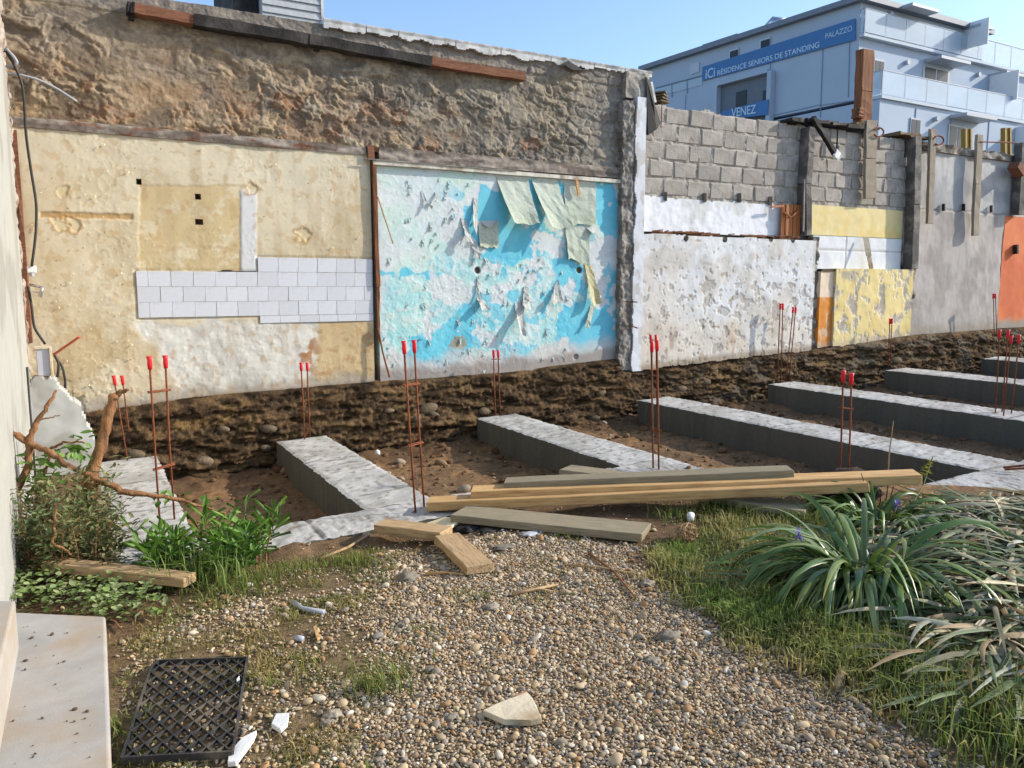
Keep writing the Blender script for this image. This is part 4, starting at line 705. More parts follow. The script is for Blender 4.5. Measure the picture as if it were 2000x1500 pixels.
def quadbox(p00, p10, p11, p01, nrm, th, name, m, par=bd):
    mb = MB(); A = [np.array(p) for p in (p00,p10,p11,p01)]; mb.hexa(A+[a+nrm*th for a in A]); return mb.obj(name, m, par)
def rail(off, z, n, ext, hgt=1.05):
    a = C0-dL*(off-.04); q0 = a+np.array([0,0,0]); st = ext/n
    for i in range(n):
        u0 = a+dR*(st*i+.03); u1 = a+dR*(st*(i+1)-.03); Z0 = np.array([0,0,z+.05-u0[2]]); 
        g = lambda p, h: np.array([p[0], p[1], z+h]); quadbox(g(u0,.05), g(u1,.05), g(u1,hgt), g(u0,hgt), nR, .02, 'balcony_glass', glass)
        mb = MB(); mb.tube([g(a+dR*st*i, -.02), g(a+dR*st*i, hgt+.03)], .025, 5); mb.obj('rail_post', railm, bd)
    g = lambda p, h: np.array([p[0], p[1], z+h]); mb = MB(); mb.tube([g(a,hgt+.03), g(a+dR*ext,hgt+.03)], .03, 6); mb.tube([g(a,hgt+.03), g(a+dL*(off-.05),hgt+.03)], .03, 6); mb.obj('handrail', railm, bd)
    quadbox(g(a+dL*.06,.05), g(a+dL*(off-.1),.05), g(a+dL*(off-.1),hgt), g(a+dL*.06,hgt), nL, .02, 'balcony_glass', glass)
rail(offM, zs1, 14, eT+11); rail(offB+.1, zs2, 14, eT+13)
def winR(x0, x1, y0, y1, off=0., sill=True):
    a, b, c, d = PR(x0, (y0+y1)/2, off), PR(x1, (y0+y1)/2, off), PR((x0+x1)/2, y0, off)[2], PR((x0+x1)/2, y1, off)[2]; g = lambda p, z: np.array([p[0],p[1],z])
    f = quadbox(g(a,d), g(b,d), g(b,c), g(a,c), nR, .05, 'window', railm); e = (b-a)*.07; hz = (c-d)*.06; mid = (a+b)/2
    quadbox(g(a+e,d+hz)+nR*.05, g(mid-e*.4,d+hz)+nR*.05, g(mid-e*.4,c-hz)+nR*.05, g(a+e,c-hz)+nR*.05, nR, .012, 'pane', dark, f); quadbox(g(mid+e*.4,d+hz)+nR*.05, g(b-e,d+hz)+nR*.05, g(b-e,c-hz)+nR*.05, g(mid+e*.4,c-hz)+nR*.05, nR, .012, 'pane', dark, f)
for a in ((1705,1725,116,178,0),(1800,1852,132,190,0),(1928,1952,158,205,0),(1776,1796,231,285,offB),(1850,1884,245,300,offB),(1742,1796,42,84,0),(1876,1902,70,112,0),(1695,1708,22,75,0)): winR(*a)
def shade(x0, x1, y0, y1, off):
    a, b = PR(x0, y0, off), PR(x1, y1, off); z = (a[2]+b[2])/2; a[2] = b[2] = z; mb = MB(); mb.hexa([a, b, b+nR*.9, a+nR*.9]+[p+np.array([0,0,.14]) for p in (a, b, b+nR*.9, a+nR*.9)]); mb.obj('sun_shade', railm, bd)
for a in ((1748,1800,25,32,0),(1880,1906,60,68,0),(1805,1862,122,134,0),(1932,1966,150,158,0),(1853,1912,230,243,offB)): shade(*a)
def screen(x, y0, y1, ln, off): a = PR(x, y1, off); c = PR(x, y0, off)[2]; b = a+nR*ln; g = lambda p, z: np.array([p[0],p[1],z]); quadbox(g(a,a[2]), g(b,a[2]), g(b,c), g(a,c), dR, .05, 'privacy_screen', whitem)
screen(1878,47,98,1.3,0); screen(1928,148,205,1.5,0); screen(1770+210,248,300,1.2,offB)
for x, y, o_ in ((1768,123,0),(1825,233,offB),(1907,147,0),(1735,29,0)): p = PR(x,y,o_); mb = MB(); mb.tube([p, p+nR*.2], .12, 8); mb.obj('wall_lamp', railm, bd)
# joints between facade panels
jm = mat('joint', S(128,146,166), var=.05, bump=0)
def jointL(x0, y0, x1, y1, w_=.05): a, b = PL(x0,y0,.01), PL(x1,y1,.01); mb = MB(); bar(a, b, .03, w_, upv=nL if abs(a[2]-b[2]) < 1 else nL, mb=mb); mb.obj('panel_joint', jm, bd)
for p in ((1608,88,1602,230),(1505,118,1502,232),(1408,158,1407,225),(1660,70,1657,190),(1340,185,1338,215),(1600,205,1500,228),(1712,190,1600,206)): jointL(*p)
for x in (1680,1712): a, b = PR(x,72 if x < 1700 else 120,.01), PR(x,180,.01); b[0:2] = a[0:2]
for x in (1790,1860,1935): a = PR(x,200,offB+.01); mb = MB(); bar((a[0],a[1],zs2-.3), (a[0],a[1],2), .05, .03, upv=nR, mb=mb); mb.obj('panel_joint', jm, bd)
def winL(x0, x1, y0, y1):
    a, b = PL(x0,(y0+y1)/2,.03), PL(x1,(y0+y1)/2,.03); c, d = PL((x0+x1)/2,y0)[2], PL((x0+x1)/2,y1)[2]; g = lambda p, z: np.array([p[0],p[1],z]); f = quadbox(g(a,d), g(b,d), g(b,c), g(a,c), nL, .03, 'window', bpan); e = (b-a)*.15; quadbox(g(a+e,d)+nL*.032, g(b-e*.3,d)+nL*.032, g(b-e*.3,c-.1)+nL*.032, g(a+e,c-.1)+nL*.032, nL, .02, 'pane', dark, f)
winL(1424,1443,96,118); winL(1484,1505,75,101)
f = PL(1355,130,.02); quadbox(PL(1349,125,.02), PL(1366,121,.02), PL(1366,140,.02), PL(1349,146,.02), nL, .03, 'pale_panel', bpan)
# loggia (recess) with its balustrade banner
pA, pB = PL(1408,190,.02), PL(1505,190,.02); zt_, zbm = PL(1456,155)[2], PL(1456,232)[2]-1
g = lambda p, z, o_=0.: np.array([p[0],p[1],z])+nL*o_
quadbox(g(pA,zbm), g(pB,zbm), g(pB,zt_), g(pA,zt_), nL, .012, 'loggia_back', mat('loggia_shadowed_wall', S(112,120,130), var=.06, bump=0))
quadbox(g(pA,zt_-.05,.0), g(pB,zt_-.05,.0), g(pB,zt_+.12,.0), g(pA,zt_+.12,.0), nL, .35, 'loggia_lintel', bwall); quadbox(g(pA-dL*-.25,zbm), g(pA,zbm), g(pA,zt_), g(pA-dL*-.25,zt_), nL, .35, 'loggia_reveal', bwall); quadbox(g(pB,zbm), g(pB-dL*.25,zbm), g(pB-dL*.25,zt_), g(pB,zt_), nL, .35, 'loggia_reveal', bwall)
for x0, x1, y0, y1 in ((1438,1458,181,209),(1490,1502,178,196)): a, b = PL(x0,195,.04), PL(x1,195,.04); quadbox(g(a,PL(x0,y1)[2]), g(b,PL(x0,y1)[2]), g(b,PL(x0,y0)[2]), g(a,PL(x0,y0)[2]), nL, .03, 'window', dark)
ban = mat('blue_banner', S(70,118,168), rough=.6, var=.05, vs=1, bump=0); lett = mat('banner_lettering', S(190,210,230), rough=.6, var=.02, bump=0)
def pl4(c4, off): return [PL(x, y, off) for x, y in c4]
b4 = pl4([(1372,158),(1671,78),(1671,36),(1372,131)], .06); bn = quadbox(*b4, nL, .03, 'banner', ban)
b5 = pl4([(1409,236),(1500,224),(1502,194),(1410,218)], .4); bn2 = quadbox(*b5, nL, .03, 'banner', ban)
# thin rail line to the left of the banner
mb = MB(); bar(PL(1280,172,.05), PL(1372,147,.05), .05, .05, mb=mb); 
for x in (1312,1342): bar(PL(x,164-(x-1312)*.27,.05), PL(x,190-(x-1312)*.27,.05), .04, .04, upv=nL, mb=mb)
mb.obj('terrace_rail', jm, bd); quadbox(PL(1280,190,.02), PL(1372,166,.02), PL(1372,150,.02), PL(1280,174,.02), nL, .02, 'balcony_glass', glass, bd)
def text(body, x0, y0, x1, y1, off, par, hscale=1., bold=0.):    # lettering between two points of its base line
    cu = bpy.data.curves.new('lettering', 'FONT'); cu.body = body; cu.size = 1; cu.extrude = .004; cu.offset = bold; o = bpy.data.objects.new('t', cu); sc.collection.objects.link(o); bpy.context.view_layer.update()
    me = bpy.data.meshes.new_from_object(o.evaluated_get(bpy.context.evaluated_depsgraph_get())); bpy.data.objects.remove(o)
    v = np.zeros(len(me.vertices)*3); me.vertices.foreach_get('co', v); v = v.reshape(-1,3); wd = v[:,0].max()-v[:,0].min(); a, b = PL(x0,y0,off), PL(x1,y1,off); k = np.linalg.norm(b-a)/wd
    ex = (b-a)/np.linalg.norm(b-a); ez = np.array([0,0,1.]); P = a+(v[:,:1]-v[:,0].min())*k*ex+v[:,1:2]*k*hscale*ez+v[:,2:]*nL-ORG[bd.name]; me.vertices.foreach_set('co', P.astype(np.float32).ravel()); me.update(); me.materials.clear(); me.materials.append(lett); return link('lettering', me, None, par)
text('iCi', 1378,154, 1396,149.5, .1, bn, 1.15, .01); text('RÉSIDENCE SENIORS DE STANDING', 1401,147.5, 1600,92, .1, bn, .95, .008); text('PALAZZO', 1612,76, 1664,60, .1, bn, 1.1); text('VENEZ', 1428,229, 1476,221, .45, bn2, 1.2, .01)
# things on its roof
mb = MB(); q0 = C0+dL*9.5; 
def rbox(x0, x1, h, dep, name): a, b = PL(x0, 60, -1.5), PL(x1, 60, -1.5); A = [a, b, b-nL*dep, a-nL*dep]; mb = MB(); mb.hexa([np.array([p[0],p[1],zr-.05]) for p in A]+[np.array([p[0],p[1],zr+h]) for p in A]); return mb.obj(name, mat(name, S(130,136,142), var=.1), bd)
rbox(1372,1440,.75,4,'stair_head'); rbox(1540,1555,.55,1.2,'roof_hatch')
p = PL(1502,52,-1.2); mb = MB(); mb.tube([np.array([p[0],p[1],zr-.1]), np.array([p[0],p[1],zr+.35]), np.array([p[0],p[1],zr+.55])+dL*-.3, np.array([p[0],p[1],zr+.35])-dL*.8], .33, 10); mb.obj('vent_pipe', ch, bd, smooth=True)

# ------------------------------------------------------------------ starter bars with red caps
def starter(bars, label, ties=(), Z0=0.):
    b0 = GS(*bars[0][1], Z0); t = thing('starter_bars', b0, label, 'rebar', 'steel starter bars with red caps'); ends = []
    for (tx, ty), (bx, by) in bars:
        b = GS(bx, by, Z0); b[2] -= .03; tp_ = W(tx, ty, b[1]); mb = MB(); md = (b+tp_)/2+np.array([random.uniform(-.006,.006), 0, 0]); mb.tube([b, md, tp_], .0072, 6); o = mb.obj('bar', M['rust'], t, smooth=True)
        d = (tp_-md)/np.linalg.norm(tp_-md); mb = MB(); mb.tube([tp_-d*.055, tp_-d*.02, tp_+d*.005, tp_+d*.03], [.013,.016,.014,.019], 8); mb.obj('cap', M['cap'], o, smooth=True); ends.append((b, tp_))
    for k in ties:
        P = [b+(tp_-b)*k for b, tp_ in ends]; mb = MB(); mb.tube([P[0]+np.array([-.02,-.012,0]), P[-1]+np.array([.02,-.012,0])], .005, 5); mb.tube([P[0]+np.array([-.02,.012,.004]), P[-1]+np.array([.02,.012,.004])], .005, 5, cap=True); mb.obj('stirrup', M['rust'], t)
    return t
starter([((223,740),(250,900)),((239,740),(259,892))], 'short starter bars behind the bare vine stem at the far left')
starter([((292,705),(313,1030)),((323,703),(341,1015))], 'tall starter bars on the leftmost beam in front of the cream wall', (.37,.82))
starter([((588,714),(595,858)),((600,714),(605,853))], 'starter bars at the far end of the second beam, below the lower cream plaster')
starter([((789,675),(812,1000)),((809,673),(829,990))], 'tall starter bars at the near joint of the second beam', (.02,.42,.77))
starter([((964,689),(968,811)),((973,689),(977,807))], 'starter bars at the far end of the third beam before the turquoise wall', (.9,))
starter([((1273,674),(1276,915)),((1283,672),(1287,917))], 'near pair of starter bars beside the lumber, standing in line with the white pier', (.02,.33))
starter([((1271,659),(1274,795)),((1281,659),(1283,790))], 'far pair of starter bars in line with the white pier', (.55,))
starter([((1524,597),(1518,742)),((1529,597),(1525,742))], 'left of two starter bar pairs before the flaking white plaster')
starter([((1549,604),(1534,742)),((1554,604),(1541,740))], 'right of two starter bar pairs before the flaking white plaster')
starter([((1738,626),(1735,718)),((1742,626),(1739,718))], 'small far starter bars before the flaking yellow plaster')
starter([((1647,732),(1640,950)),((1663,737),(1656,950))], 'starter bars rising behind the right end of the lumber stack', (.72,), Z0=-.05)
starter([((1952,650),(1944,806)),((1969,650),(1957,804))], 'left of two starter bar pairs at the right picture edge')
starter([((1975,661),(1960,812)),((1990,660),(1975,808))], 'right of two starter bar pairs at the right picture edge')
starter([((1940,577),(1943,690)),((1944,577),(1949,690))], 'farthest starter bars beside the orange painted wall')
st = thing('cut_rebar', GS(1980,915), 'short rusty steel ends lying on the right front beam', 'rebar')
for (a, b) in (((1960,913),(2010,908)),((1962,917),(2010,914))): mb = MB(); mb.tube([GS(*a,.03), GS(*b,.05)], .009, 6); mb.obj('bar', M['rust'], st)

# ------------------------------------------------------------------ lumber
def board(P0, P1, wd, th, m, label, roll=0., name='board', cat='board', group=None):
    P0 = np.array(P0, float); P1 = np.array(P1, float); L_ = np.linalg.norm(P1-P0); d = (P1-P0)/L_; s_ = np.cross([0,0,1.], d); s_ /= np.linalg.norm(s_); u = np.cross(d, s_); s_, u = s_*math.cos(roll)+u*math.sin(roll), u*math.cos(roll)-s_*math.sin(roll)
    mb = MB(); V = []; n = 10
    for i in range(n+1):
        for a, b in ((-1,-1),(1,-1),(1,1),(-1,1)): V.append((L_*i/n+(random.uniform(-.006,.006) if i in (0,n) else 0), a*wd/2+random.uniform(-.0015,.0015), b*th/2+random.uniform(-.0015,.0015)))
    Q = [(i*4+j, i*4+4+j, i*4+4+(j+1)%4, i*4+(j+1)%4) for i in range(n) for j in range(4)]+[(0,1,2,3),(n*4+3,n*4+2,n*4+1,n*4)]
    me = fast_mesh(name, np.array(V), [q_[::-1] for q_ in Q], smooth=False); o = link(name, me, m, None, label=label, cat=cat, group=group)
    o.matrix_world = Matrix(((d[0],s_[0],u[0],P0[0]),(d[1],s_[1],u[1],P0[1]),(d[2],s_[2],u[2],P0[2]),(0,0,0,1))); return bevel(o, .004)
A1, B1 = GS(838,984,.045), W(1690,946,-4.86)
yl = lambda x: np.interp(x, [838,1690,1900], [A1[1], B1[1], B1[1]-.43])
board(A1, B1, .17, .062, M['wood_orange'], 'lowest long orange board of the lumber stack, resting on the front beam', group='long boards stacked on the foundation')
board(W(922,963,yl(922)+.05), W(1792,931,yl(1792)+.08), .17, .062, M['wood_orange'], 'middle long board of the lumber stack, reaching farthest right', group='long boards stacked on the foundation')
board(W(986,946,yl(986)+.1), W(1545,922,yl(1545)+.09), .16, .062, M['wood_grey'], 'topmost shorter board of the lumber stack', group='long boards stacked on the foundation')
board(GS(1105,918,.05), GS(1330,948,.05), .2, .05, M['wood_grey'], 'grey board end poking out behind the lumber stack')
board(GS(897,1003,.035), GS(1262,1040,.035), .25, .05, M['wood_grey'], 'wide weathered grey plank lying on gravel before the lumber stack')
board(GS(1400,968,.06), GS(1580,998,.04), .22, .045, M['wood_grey'], 'plank on the earth under the right end of the lumber stack')
board(GS(742,1026,.05), GS(872,1042,.05), .15, .05, M['wood_new'], 'short brown offcut at the edge of the front beam')
board(GS(872,1050,.045), GS(938,1112,.035), .155, .05, M['wood_new'], 'short pale offcut lying on the gravel with its end toward the viewer')
board(GS(95,1101,.10), GS(372,1133,.07), .10, .05, M['wood_new'], 'pale timber lying half hidden in the plants at the left')

# ------------------------------------------------------------------ steps and plastic tray, bottom left
def block_from(top4, h0, name, label, dz):
    P = [GS(x, y, dz) for x, y in top4]; mb = MB(); V = [np.array([p[0],p[1],zf(p[0])-.1]) for p in P]+P; mb.hexa(V); o = mb.obj(name, M['slab'], loc=(P[0][0],P[0][1],0), label=label, cat='step'); return bevel(o, .012, 3)
block_from([(-260,1640),(222,1640),(206,1203),(-30,1192)], 0, 'concrete_step', 'pale concrete slab step in the lower left corner', .10)
block_from([(-300,1500),(-25,1420),(30,1172),(-120,1172)], 0, 'concrete_step', 'higher concrete step cut by the left picture edge', .30)
tcs = [GS(x, y, .012) for x, y in ((300,1300),(483,1294),(455,1480),(238,1492))]
tr0 = thing('plastic_tray', (tcs[0]+tcs[2])/2, 'black plastic lattice tray lying on the gravel in the lower left', 'tray')
def tq(u, v, z): return (tcs[0]*(1-u)+tcs[1]*u)*(1-v)+(tcs[3]*(1-u)+tcs[2]*u)*v+np.array([0,0,z])
for (a, b) in (((0,.06),(0,1)),((1,0),(1,1)),((.06,0),(1,0)),((0,1),(1,1)),((0,.06),(.06,0))): mb = MB(); bar(tq(*a,.012), tq(*b,.012), .007, .026, mb=mb); mb.obj('rim', M['blackplastic'], tr0)
nu, nv = 6., 8.
for k in range(-12, 22):
    for sgn in (1, -1):
        pts = []
        # line u*nu - sgn*v*nv = k
        for v in (0., 1.):
            u = (k+sgn*v*nv)/nu if sgn == 1 else (k-v*nv)/nu
            if 0 <= u <= 1: pts.append((u, v))
        for u in (0., 1.):
            v = (u*nu-k)/nv if sgn == 1 else (k-u*nu)/nv
            if 0 < v < 1: pts.append((u, v))
        if len(pts) == 2 and (pts[0][0]-pts[1][0])**2+(pts[0][1]-pts[1][1])**2 > .01:
            z_ = .014 if sgn == 1 else .0145; mb = MB(); bar(tq(*pts[0], z_), tq(*pts[1], z_), .004, .013, mb=mb); mb.obj('slat', M['blackplastic'], tr0)

# ------------------------------------------------------------------ gravel (pebbles)
def ico(sub, seed):
    import bmesh
    bm = bmesh.new(); bmesh.ops.create_icosphere(bm, subdivisions=sub, radius=1); r = random.Random(seed); ax = [(Vector((r.gauss(0,1),r.gauss(0,1),r.gauss(0,1))).normalized(), r.uniform(-.28,.2)) for _ in range(5)]
    for v in bm.verts:
        k = 1.
        for a, b in ax: k += b*max(0, v.co.normalized().dot(a))**2
        v.co *= k
    for f in bm.faces: f.smooth = True
    me = bpy.data.meshes.new('pebble'); bm.to_mesh(me); bm.free(); return me
pcoll = bpy.data.collections.new('pebble_shapes')
for i in range(6):
    me = ico(2, i); me.materials.append(M['pebble']); pcoll.objects.link(bpy.data.objects.new('pebble_shape', me))
def scatter_pebbles(name, pts, scl, col):
    n = len(pts); me = bpy.data.meshes.new(name); me.vertices.add(n); me.vertices.foreach_set('co', pts.astype(np.float32).ravel())
    a = me.attributes.new('scl', 'FLOAT_VECTOR', 'POINT'); a.data.foreach_set('vector', scl.astype(np.float32).ravel())
    rot = np.stack([rng.normal(0,.35,n), rng.normal(0,.35,n), rng.uniform(0,6.28,n)], -1); a = me.attributes.new('rot', 'FLOAT_VECTOR', 'POINT'); a.data.foreach_set('vector', rot.astype(np.float32).ravel())
    c = np.ones((n,4), np.float32); c[:,:3] = col; a = me.attributes.new('col', 'FLOAT_COLOR', 'POINT'); a.data.foreach_set('color', c.ravel())
    o = link(name, me, M['pebble']); ng = bpy.data.node_groups.new(name, 'GeometryNodeTree'); ng.interface.new_socket('Geometry', in_out='INPUT', socket_type='NodeSocketGeometry'); ng.interface.new_socket('Geometry', in_out='OUTPUT', socket_type='NodeSocketGeometry')
    N = ng.nodes; L = ng.links; gi = N.new('NodeGroupInput'); go = N.new('NodeGroupOutput'); ip = N.new('GeometryNodeInstanceOnPoints'); ci = N.new('GeometryNodeCollectionInfo'); ci.inputs['Collection'].default_value = pcoll; ci.inputs['Separate Children'].default_value = True; ci.inputs['Reset Children'].default_value = True
    a1 = N.new('GeometryNodeInputNamedAttribute'); a1.data_type = 'FLOAT_VECTOR'; a1.inputs['Name'].default_value = 'scl'; a2 = N.new('GeometryNodeInputNamedAttribute'); a2.data_type = 'FLOAT_VECTOR'; a2.inputs['Name'].default_value = 'rot'
    m2p = N.new('GeometryNodeMeshToPoints'); L.new(gi.outputs[0], m2p.inputs[0]); L.new(m2p.outputs[0], ip.inputs['Points']); L.new(ci.outputs[0], ip.inputs['Instance']); ip.inputs['Pick Instance'].default_value = True
    L.new(a1.outputs['Attribute'], ip.inputs['Scale']); L.new(a2.outputs['Attribute'], ip.inputs['Rotation']); L.new(ip.outputs[0], go.inputs[0]); md = o.modifiers.new('scatter', 'NODES'); md.node_group = ng; return o
PAL = np.array([S(194,172,138), S(178,158,130), S(162,148,130), S(136,128,118), S(206,194,172), S(166,134,98), S(178,142,102), S(116,110,104), S(150,128,100), S(214,206,192)]); PW = np.array([.26,.2,.14,.08,.08,.09,.06,.03,.07,.02])
cell = .0125; gx = np.arange(-.4, 4.6, cell); gy = np.arange(-7.2, -3.4, cell); GX, GY = np.meshgrid(gx, gy); GX = (GX+rng.uniform(-.45,.45,GX.shape)*cell).ravel(); GY = (GY+rng.uniform(-.45,.45,GY.shape)*cell).ravel()
dv = np.stack([GX, GY, zf(GX)], -1)-CAM; zc = dv@fw; ux = 1000+F*(dv@rt)/np.maximum(zc,.01); uy = 750-F*(dv@up)/np.maximum(zc,.01); vis = (zc > .2) & (ux > -120) & (ux < 2120) & (uy < 1640)
GX, GY = GX[vis], GY[vis]; pr = gravel_w(GX, GY)*.97+mix_w(GX, GY)*.5*ss(-.5, .4, fbm(GX*2.2, GY*2.2, 801, 3))+.02; pr *= (1-.97*((GX < .06) & (GY < -3.9))); kp = rng.uniform(0,1,len(GX)) < pr; GX, GY = GX[kp], GY[kp]; n = len(GX)
r_ = np.clip(rng.lognormal(math.log(.0053), .36, n), .004, .02); big = rng.uniform(0,1,n) < .01; r_ = np.where(big, rng.uniform(.011,.021,n), r_); sclv = np.stack([r_*rng.uniform(1,1.45,n), r_*rng.uniform(.8,1.05,n), r_*rng.uniform(.5,.75,n)], -1)
colv = PAL[rng.choice(len(PAL), n, p=PW/PW.sum())]*rng.uniform(.75,1.1,n)[:,None]
setp(scatter_pebbles('gravel', np.stack([GX, GY, ground_z(GX, GY)+r_*.35+rng.uniform(0,.004,n)], -1), sclv, colv), 'tan and grey pebble gravel covering the yard', 'gravel', kind='stuff')
print('pebbles', n)
# clods in the pits
n = 2600; cx = rng.uniform(.5, 14, n); cy = rng.uniform(-4.6, -.35, n); ok = pitmask(cx, cy) > 0; cx, cy = cx[ok], cy[ok]; n = len(cx); r_ = np.clip(rng.lognormal(math.log(.014), .5, n), .006, .06)*np.where(cy > -1.1, 1.5, 1.); cc = np.array([S(112,86,62), S(90,68,50), S(134,110,84), S(150,136,118)])[rng.choice(4, n, p=[.4,.35,.18,.07])]
setp(scatter_pebbles('soil_clods', np.stack([cx, cy, ground_z(cx, cy)+r_*.2], -1), np.stack([r_*1.2, r_, r_*.7], -1), cc), 'brown clods and crumbs of soil in the pits', 'soil', kind='stuff')

n = 42; sx_, sy_ = rng.uniform(15,205,n), rng.uniform(1215,1500,n); pts_ = np.array([GS(a, b, .103) for a, b in zip(sx_, sy_)]); r_ = np.clip(rng.lognormal(math.log(.0028), .5, n), .0012, .009)
setp(scatter_pebbles('dirt_crumbs', pts_, np.stack([r_*1.3, r_, r_*.7], -1), np.broadcast_to(S(92,78,64), (n,3))), 'dark crumbs of dirt lying on the slab step', 'dirt', kind='stuff')
# ------------------------------------------------------------------ grass
def blades(name, pts, ln, wd, base, tip, label, lean=.5, parent=None):
    n = len(pts); az = rng.uniform(0, 6.28, n); ld = rng.normal(0, lean, n); d = np.stack([np.cos(az), np.sin(az), np.zeros(n)], -1); s_ = np.stack([-np.sin(az), np.cos(az), np.zeros(n)], -1)*wd[:,None]/2
    h1 = ln*.55; h2 = ln*rng.uniform(.7, 1., n); off1 = d*(ld*ln*.35)[:,None]; off2 = d*(ld*ln*1.)[:,None]; P = pts
    z = lambda h: np.stack([np.zeros(n), np.zeros(n), h], -1)
    V = np.stack([P-s_, P+s_, P+off1+z(h1)-s_*.8, P+off1+z(h1)+s_*.8, P+off2+z(h2/(1+.35*np.abs(ld)))], 1).reshape(-1,3); i = np.arange(n)[:,None]*5
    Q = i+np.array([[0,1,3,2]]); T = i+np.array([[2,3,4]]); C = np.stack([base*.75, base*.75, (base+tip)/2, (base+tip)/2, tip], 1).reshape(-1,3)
    return mobj(name, V, Q, M['grass'], parent, T=T, col=C, smooth=True, label=label, cat=None if parent else 'grass', kind='stuff')
def pick(poly_w, n, box, seedn):
    X = rng.uniform(box[0], box[1], n); Y = rng.uniform(box[2], box[3], n); k = rng.uniform(0,1,n) < poly_w(X, Y); return X[k], Y[k]
X, Y = pick(lambda x, y: grass_w(x, y)*np.clip(.55+.8*fbm(x*1.8, y*1.8, 811, 3), .1, 1), 260000, (2.2, 7.2, -7.4, -4.0), 0); n = len(X); pt = np.stack([X, Y, ground_z(X, Y)-.003], -1); dry = np.clip(.35+.8*fbm(X*1.5, Y*1.5, 813, 3)+rng.normal(0,.25,n)+.5*ss(-.1, -.02, sdp(X, Y, GRASSR))*.8, 0, 1)[:,None]
bc = S(88,110,46)*(1-dry)+S(152,140,86)*dry; tc_ = S(140,166,76)*(1-dry)+S(200,184,122)*dry; v_ = rng.uniform(.7,1.2,n)[:,None]
blades('grass', pt, rng.uniform(.03,.12,n)*(.8+.4*fbm(X*2, Y*2, 815, 2)), rng.uniform(.004,.008,n), bc*v_, tc_*v_, 'lush green grass along the right side of the gravel', .6)
X, Y = pick(lambda x, y: np.clip(mix_w(x, y)*(.08+.9*fbm(x*2.4, y*2.4, 821, 3))+.05*gravel_w(x, y)*ss(.2, .45, fbm(x*3, y*3, 823, 3)), 0, 1), 170000, (-.1, 3.0, -6.6, -3.4), 0); n = len(X); pt = np.stack([X, Y, ground_z(X, Y)-.003], -1); dry = np.clip(.55+.9*fbm(X*2, Y*2, 825, 3)+rng.normal(0,.25,n), 0, 1)[:,None]
bc = S(82,92,42)*(1-dry)+S(146,128,78)*dry; tc_ = S(126,144,66)*(1-dry)+S(190,170,112)*dry; v_ = rng.uniform(.7,1.2,n)[:,None]
blades('grass', pt, rng.uniform(.015,.05,n), rng.uniform(.003,.006,n), bc*v_, tc_*v_, 'thin yellowish grass growing through the gravel on the left', .7)
tufts = [(610,1330,.10,60),(745,1335,.12,160),(735,1340,.1,100),(930,1170,.06,70),(1050,1175,.05,50),(640,1100,.08,200),(560,1110,.08,200),(700,1090,.08,160),(1105,1050,.07,80),(1330,1010,.1,260),(1420,1000,.12,320),(1480,990,.12,260),(490,1140,.10,260),(430,1165,.09,220),(820,1245,.05,60),(330,1255,.05,80),(240,1420,.07,90),(255,1330,.05,60),(1080,1120,.05,40),(1700,1290,.14,400),(1850,1330,.16,500),(1960,1420,.2,600),(1800,1270,.14,300)]
PX = []; LN = []
for x, y, l, k in tufts: c = GS(x, y); p = c[:2]+rng.normal(0, .05+.0002*k, (k,2)); PX.append(p); LN.append(np.full(k, l))
PX = np.concatenate(PX); LN = np.concatenate(LN); n = len(PX); dry = np.clip(rng.normal(.25,.25,n), 0, 1)[:,None]; bc = S(70,92,36)*(1-dry)+S(150,132,80)*dry; tc_ = S(128,154,64)*(1-dry)+S(188,170,112)*dry
blades('grass', np.stack([PX[:,0], PX[:,1], ground_z(PX[:,0], PX[:,1])-.003], -1), LN*rng.uniform(.5,1.1,n), rng.uniform(.003,.006,n), bc, tc_, 'taller fresh grass tufts dotted along the edges of the yard', .6)

# ------------------------------------------------------------------ strap-leaved plants
def strap(base, az, L_, el0, droop, wd, c0, c1, twist=0., nseg=9, tipc=None, bend=0.):
    P = []; p = np.array(base, float); el = el0; st = L_/nseg; Vs = []; Cs = []; a_ = az
    for i in range(nseg+1):
        t = i/nseg; d = np.array([math.cos(a_)*math.cos(el), math.sin(a_)*math.cos(el), math.sin(el)]); s_ = np.array([-math.sin(a_), math.cos(a_), 0]); u = np.cross(d, s_); tw = twist*t; s2 = s_*math.cos(tw)+u*math.sin(tw)
        w_ = wd*(.75+.5*t)*(1-t**3.2)*.5 if t < 1 else 0.0006; fold = np.cross(s2, d)*w_*.35
        Vs += [p-s2*w_-fold*-1, p, p+s2*w_-fold*-1]; c = c0*(1-t)+c1*t; c = c*(1-ss(.85,1.,t))+(tipc if tipc is not None else c1)*ss(.85,1.,t); Cs += [c, c*.9, c]
        a_ += bend/nseg; p = p+d*st; el = max(el-droop/nseg*(1+t), -1.45); gz = .035+.03*p[0]
        if p[2] < gz: p[2] = gz; el = max(el, -.05)
    Q = [(i*3+j, i*3+3+j, i*3+4+j, i*3+1+j) for i in range(nseg) for j in range(2)]
    return np.array(Vs), np.array(Q), np.array(Cs)
